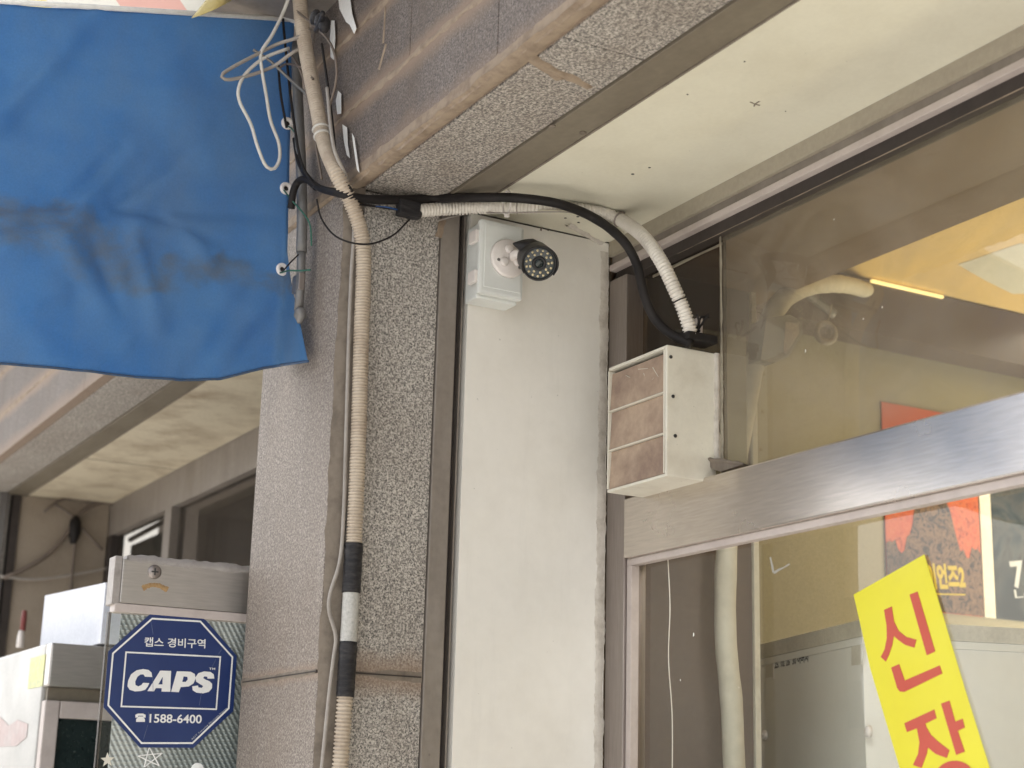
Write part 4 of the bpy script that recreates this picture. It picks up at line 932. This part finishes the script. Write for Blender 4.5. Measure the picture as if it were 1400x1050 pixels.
bxm = thing('foam_box', 'white foam box on top of the display fridge', 'box', (-3.8, .95, fzt))
yA = on('X', -3.7, 56, 860).y; hT = on('X', -3.7, 62, 815).z; hT2 = on('X', -3.7, 130, 803).z
YF = .955; A_, B_ = on('Y', YF, 57, 860), on('Y', YF, 139, 860); hA, hB = on('Y', YF, 60, 815).z, on('Y', YF, 138, 799).z
g = Geo().add([(A_.x, YF, fzt+.003), (B_.x, YF, fzt+.003), (B_.x, YF+.3, fzt+.003), (A_.x, YF+.3, fzt+.003), (A_.x, YF, hA), (B_.x, YF, hB), (B_.x, YF+.3, hB), (A_.x, YF+.3, hA)], [(0, 3, 2, 1), (4, 5, 6, 7), (0, 1, 5, 4), (1, 2, 6, 5), (2, 3, 7, 6), (3, 0, 4, 7)])
put('body', g, 'foam', bxm)
M['red_pl'] = pm('red_pl', (.22, .05, .045)); 
g = Geo().lathe(on('X', -5.0, 31, 862), (0, 0, 1), [(0, .008), (.03, .009), (.06, .007)], 12); rb = solo('red_bottle', g, 'red_pl', 'blurred small red object near the left edge above the fridge', 'bottle')
put('white_part', Geo().lathe(on('X', -5.0, 27, 885), (0, 0, 1), [(0, .011), (.03, .010), (.05, .007)], 12), 'white_pl', rb)

# ------------------------------------------------------------------ SHOP INTERIOR
XW = -3.0
solo('partition_wall', Geo().box((-2.52, 1.60, 0), (-2.45, on('X', -2.45, 1029, 900).y, 2.62)), 'brown_wall', 'dark brown partition just inside the window behind the wrapped pipe', 'wall')
yy = on('X', -2.45, 1029, 900).y
g = Geo().bbox((-2.49, yy+.001, 0), (-2.444, yy+.014, 2.62), .002); solo('corner_strip', g, 'cream_pl', 'pale corner strip with screw holes on the edge of the dark partition', 'trim')
zbw = on('X', XW, 1102, 463).z
iw = solo('interior_wall', Geo().box((XW-.05, 1.7, 0), (XW, 7, 3.2)), 'olive_wall', 'olive beige shop wall behind the glass with posters on it', 'wall')
zbt = on('X', XW+.06, 1300, 432).z
solo('ceiling_beam', Geo().box((XW+.001, 1.62, zbw+.01), (XW+.10, 7, zbt+.03)), 'brown_beam', 'dark brown beam running into the shop under the yellow ceiling', 'beam')
ZC = zbt+.035
solo('shop_ceiling', Geo().box((-4.5, 1.62, ZC), (3, 7, ZC+.05)), 'ceil_yellow', 'warm yellow lit ceiling inside the shop', 'ceiling')
y1_ = on('Z', 2.60, 1060, 420).y; y2_ = on('Z', 2.60, 1400, 255).y; yb_ = (y1_+y2_)/2
solo('window_bulkhead', Geo().box((-2.60, 1.575, 2.60), (1.0, yb_, ZC-.002)), 'bulkhead', 'brown bulkhead box along the inside top of the shop window', 'bulkhead')
solo('interior_wall', Geo().box((-4.5, 7.0, 0), (3, 7.05, 3.3)), 'olive_wall', 'far back wall of the shop seen dimly through the window', 'wall')
solo('interior_wall', Geo().box((3, 1.6, 0), (3.05, 7, 3.3)), 'olive_wall', 'side wall at the far end of the shop', 'wall')
g = Geo(); e0 = on('Z', ZC-.012, 1160, 398)
g.plate([on('Z', ZC-.001, *p) for p in ((1310, 362), (1395, 333), (1440, 345), (1440, 400), (1385, 402), (1350, 385))], (0, 0, -1), .006)  # pale plate stands in for a window reflected in the glass
M['reflection_pale'] = pm('reflection_pale', (.62, .62, .55), (.5, .5, .45), 10, .3, .4)
solo('reflection_plate', g, 'reflection_pale', 'pale grey angular plate imitating a window reflection over the yellow shop ceiling', 'panel')
# lit strip lamp behind the beam edge
m, nt, b = newmat('lamp'); b.inputs['Base Color'].default_value = (.9, .8, .5, 1); b.inputs['Emission Color'].default_value = (1, .72, .28, 1); b.inputs['Emission Strength'].default_value = .7; M['lamp_warm'] = m
lampg = Geo().box((XW+.101, on('X', XW+.1, 1190, 402).y, ZC-.012), (XW+.108, on('X', XW+.1, 1288, 425).y, ZC-.005))
solo('strip_lamp', lampg, 'lamp_warm', 'glowing yellow strip lamp tucked against the brown beam', 'lamp')
al = bpy.data.lights.new('shop_light', 'AREA'); al.energy = 36; al.color = (1, .88, .66); al.size = 1.4; al.size_y = .6; al.shape = 'RECTANGLE'
ao = bpy.data.objects.new('shop_light', al); C.objects.link(ao); ao.location = (-2.2, 3.9, 1.3); ao.rotation_euler = (R(180), 0, 0)
al2 = bpy.data.lights.new('shop_lamp', 'AREA'); al2.energy = 5; al2.color = (1, .95, .84); al2.size = 1.0
ao = bpy.data.objects.new('shop_lamp', al2); C.objects.link(ao); ao.location = (-2.6, 3.6, ZC-.06)
al3 = bpy.data.lights.new('freezer_fill', 'AREA'); al3.energy = .45; al3.color = (1, .97, .92); al3.size = .12  # added hidden fill light that brightens the freezer's left face
ao = bpy.data.objects.new('freezer_fill', al3); C.objects.link(ao); ao.location = (-1.9, 1.64, 2.09); ao.rotation_euler = (Vector((-1.9, 1.64, 2.09))-Vector((-2.5, 2.06, 1.7))).to_track_quat('Z', 'Y').to_euler()
# wrapped pipe and detector
XP = -2.38
pp = spline(path([('X', XP, 1015, 1200), ('X', XP, 1004, 1050), ('X', XP, 1000, 960), ('X', XP, 992, 870), ('X', XP, 993, 760), ('X', XP, 1000, 680), ('X', XP, 1012, 600), ('X', XP, 1025, 530), ('X', XP, 1040, 465), ('X', XP, 1066, 415), ('X', XP-.08, 1100, 393), ('X', XP-.26, 1135, 388), ('X', XP-.44, 1165, 391), ('X', XP-.56, 1188, 399)]), .008)
solo('wrapped_pipe', Geo().tube(pp, wobble(.0200, .0018, 18), 18), 'wrap', 'cream tape wrapped pipe rising inside the window and arching to the right', 'pipe')
dt = thing('alarm_sensor', 'white wedge shaped sensor hanging beside the bend of the wrapped pipe', 'sensor', on('X', XP+.02, 1070, 465))
dp = [(1048, 435), (1080, 430), (1096, 440), (1098, 455), (1078, 488), (1060, 496), (1040, 492)]
g = Geo(); pxpoly(g, 'X', XP+.045, dp, (1, 0, 0), .05); put('body', g, 'dim_white', dt)
g = Geo(); pxpoly(g, 'X', XP+.047, [(1074, 440), (1092, 442), (1093, 455), (1075, 484), (1071, 482)], (1, 0, 0), .002); put('front_window', g, 'bead', dt)
rc = on('X', -2.7, 1129, 455)
solo('ring_hook', Geo().ring(rc, (1, -.3, 0), .022, .007, 24, 8).tube([rc, rc+Vector((0, .0, .05))+Vector((0, .02, .02))], .0015, 6), 'cable_grey', 'grey ring hanging from a thin string near the sensor', 'ring')
wire('thin_white_wire', [('Y', 1.56, 913, 762), ('Y', 1.56, 916, 830), ('Y', 1.56, 914, 900), ('Y', 1.56, 919, 980), ('Y', 1.56, 919, 1080)], .0009, 'white_pl', 'thin white wire hanging straight down inside the glass')
wire('steel_rail', [('X', -2.9, 990, 330), ('X', -2.9, 1060, 370), ('X', -2.9, 1140, 430)], .012, 'pipe_grey', 'grey rod slanting behind the pipe bend inside the window', 'rod')
solo('pale_upright', Geo().bbox((-2.34, 1.62, 2.127), (-2.30, on('X', -2.30, 1021, 500).y, on('X', -2.3, 1000, 456).z), .003), 'dim_board', 'pale upright board inside the glass right of the vent box', 'board')
# posters
def quad(ax, v, pts, nrm, th): return Geo().plate([on(ax, v, *p) for p in pts], nrm, th)
XPo = XW+.004
py0, py1 = on('X', XPo, 1210, 700).y, on('X', XPo, 1338, 700).y; pz0, pz1 = on('X', XPo, 1275, 836).z, on('X', XPo, 1275, 562).z
po = solo('wall_poster', Geo().box((XPo-.003, py0, pz0), (XPo, py1, pz1)), M['poster_red'], 'red poster of dark crowded figures with yellow lettering on the shop wall', 'poster', Vector((XPo, py0, pz0)))
g = Geo(); rnd = random.Random(3)
cx_, cz_ = (py0+py1)/2, pz0
shape = []
for k in range(33):
    t = -1+2*k/32; hgt_ = .13+.29*math.exp(-(t/.40)**2)+(.03 if abs(t) > .75 else 0)
    shape.append(Vector((XPo+.0008, cx_+.157*t, cz_+hgt_+rnd.uniform(-.012, .012))))
g.plate([Vector((XPo+.0008, cx_-.157, cz_+.001))]+shape+[Vector((XPo+.0008, cx_+.157, cz_+.001))], (1, 0, 0), .0006); put('figure_group', g, 'figures', po)
M['poster_yellow'] = pm('poster_yellow', (.55, .42, .05), (.4, .3, .05), 30, .5, .4)
a, b = on('X', XPo+.0015, 1268, 806), on('X', XPo+.0015, 1321, 806); put('lettering', text('이언즈2', a, b, (0, 0, 1), (1, 0, 0), .065, .05), 'poster_yellow', po)
g = quad('X', XPo+.002, [(1275, 811), (1320, 812), (1320, 814), (1275, 813)], (1, 0, 0), .0003); put('underline', g, 'poster_yellow', po)
p2y = on('X', XPo, 1356, 700).y
po2 = solo('wall_poster', Geo().box((XPo-.003, p2y, pz0+.0), (XPo, p2y+.33, pz1)), M['poster_dark'], 'dark blue poster cut off at the right edge beside the red one', 'poster', Vector((XPo, p2y, pz0)))
a, b = on('X', XPo+.0015, 1386, 805), on('X', XPo+.0015, 1404, 803); put('lettering', text('7', a, b, (0, .2, 1), (1, 0, 0), .07, .03), 'grey_ink', po2)
a, b = on('X', XPo+.0015, 1388, 818), on('X', XPo+.0015, 1425, 814); put('small_lettering', text('Los', a, b, (0, .2, 1), (1, 0, 0), .022), 'grey_ink', po2)
put('edge_strip', Geo().box((XPo-.003, py1+.004, pz0), (XPo+.001, p2y-.004, pz1)), 'freezer_trim', po)
# freezer with a skewed stance
Cn = on('X', -2.30, 1177, 847); hz = ray(190, 1101); hz.z = 0; dl = hz.normalized(); dr_ = Vector((-dl.y, dl.x, 0))
if dr_.y < 0: dr_ = -dr_
# find length of left face so that it ends at the partition edge
def wall_hit(px, py, p, nrm): d = ray(px, py); t = (p-EYE).dot(nrm)/d.dot(nrm); return EYE+d*t
Ld = (wall_hit(1031, 950, Cn, dr_)-Cn).dot(dl); zf = Cn.z
fz = thing('white_freezer', 'big pale grey freezer cabinet inside the window behind the yellow banner', 'freezer', (Cn.x, Cn.y, 0))
def pr(a, b, z): return Cn+dl*a+dr_*b+Vector((0, 0, z-Cn.z))
def slab(a0, a1, b0, b1, z0, z1): return Geo().add([pr(a0, b0, z0), pr(a1, b0, z0), pr(a1, b1, z0), pr(a0, b1, z0), pr(a0, b0, z1), pr(a1, b0, z1), pr(a1, b1, z1), pr(a0, b1, z1)], [(0, 3, 2, 1), (4, 5, 6, 7), (0, 1, 5, 4), (1, 2, 6, 5), (2, 3, 7, 6), (3, 0, 4, 7)])
put('cabinet', slab(0.004, Ld-.004, 0.004, .9, .05, zf-.045), 'freezer', fz)
put('top_rim', slab(0, Ld, 0, .9, zf-.030, zf), 'freezer_trim', fz)
put('rim_band', slab(.002, Ld-.002, .002, .9, zf-.0445, zf-.0305), 'freezer', fz)
def onf(px, py): return wall_hit(px, py, Cn+dr_*.003, dr_)
nf = -dr_
put('handwriting', text('25. 10. 26  30 아버지', onf(1059, 915), onf(1105, 905), (0, 0, 1), nf, .019, .035), 'ink', fz)
for (x0_, y0_, x1_, y1_) in ((1047, 893, 1056, 927), (1164, 866, 1178, 910)):
    a, b, c, d = onf(x0_, y0_), onf(x1_, y0_-2), onf(x1_, y1_-2), onf(x0_, y1_); put('tape_piece', Geo().plate([a, b, c, d], nf, .001), 'freezer_trim', fz)
a, b, c, d = onf(1055.5, 893), onf(1057.3, 893), onf(1057.8, 927), onf(1056, 927); put('tape_edge', Geo().plate([a, b, c, d], nf, .002), 'white_pl', fz)
for px, py in ((1046, 1005), (1188, 1000)):
    c = onf(px, py); put('handle_cap', Geo().lathe(c-nf*.002, nf, [(0, .011), (.006, .010), (.009, .005)], 14), 'white_pl', fz)

# ------------------------------------------------------------------ YELLOW BANNER ON THE GLASS
YS = YG-.0035
bn = thing('yellow_banner', 'bright yellow slanted paper banner with big red letters stuck on the window', 'banner', on('Y', YS, 1250, 900))
def z_(x, y): return (1140+x/3.388, 740+y/3.388)
g = Geo().plate([on('Y', YS, *p) for p in ((1167, 813), (1263.5, 758), (1290, 845), (1320, 945), (1353, 1050), (1385, 1150), (1262, 1150), (1230, 1050), (1190, 915))], (0, -1, 0), .0008)
put('paper', g, 'yellow', bn)
def stroke(*pls):
    g = Geo()
    for pts in pls: g.plate([on('Y', YS-.0006, *z_(*p)) for p in pts], (0, -1, 0), .0005)
    return g
sin_ = stroke([(350, 247), (387, 233), (469, 510), (430, 528)],
              [(232, 318), (268, 302), (278, 370), (300, 415), (335, 443), (382, 456), (372, 493), (330, 480), (295, 455), (277, 438), (270, 480), (255, 525), (240, 557), (217, 536), (235, 500), (245, 450), (244, 390)],
              [(265, 585), (302, 569), (328, 645), (490, 575), (502, 612), (325, 698), (305, 696), (293, 680)])
put('letter', sin_, 'red_ink', bn)
jang = stroke([(326, 843), (465, 779), (475, 820), (424, 844), (428, 860), (448, 895), (480, 925), (535, 968), (522, 1004), (470, 985), (435, 955), (430, 985), (405, 1050), (366, 1036), (390, 985), (396, 930), (384, 866), (338, 884)],
              [(496, 752), (535, 738), (562, 835), (596, 822), (606, 862), (574, 878), (606, 974), (566, 990)])
put('letter', jang, 'red_ink', bn)
g = Geo(); V = []; n = 30; cxx, cyy = 560, 1110
for k in range(n+1):
    a = 2*math.pi*k/n
    for rr_ in (1, .6): V.append(on('Y', YS-.0008, *z_(cxx+98*rr_*math.cos(a), cyy+94*rr_*math.sin(a))))
g.add(V, [(2*i, 2*i+2, 2*i+3, 2*i+1) for i in range(n)]); put('letter', g, 'red_ink', bn)

for o in bpy.data.objects:
    if '_loc' in o.keys(): del o['_loc']
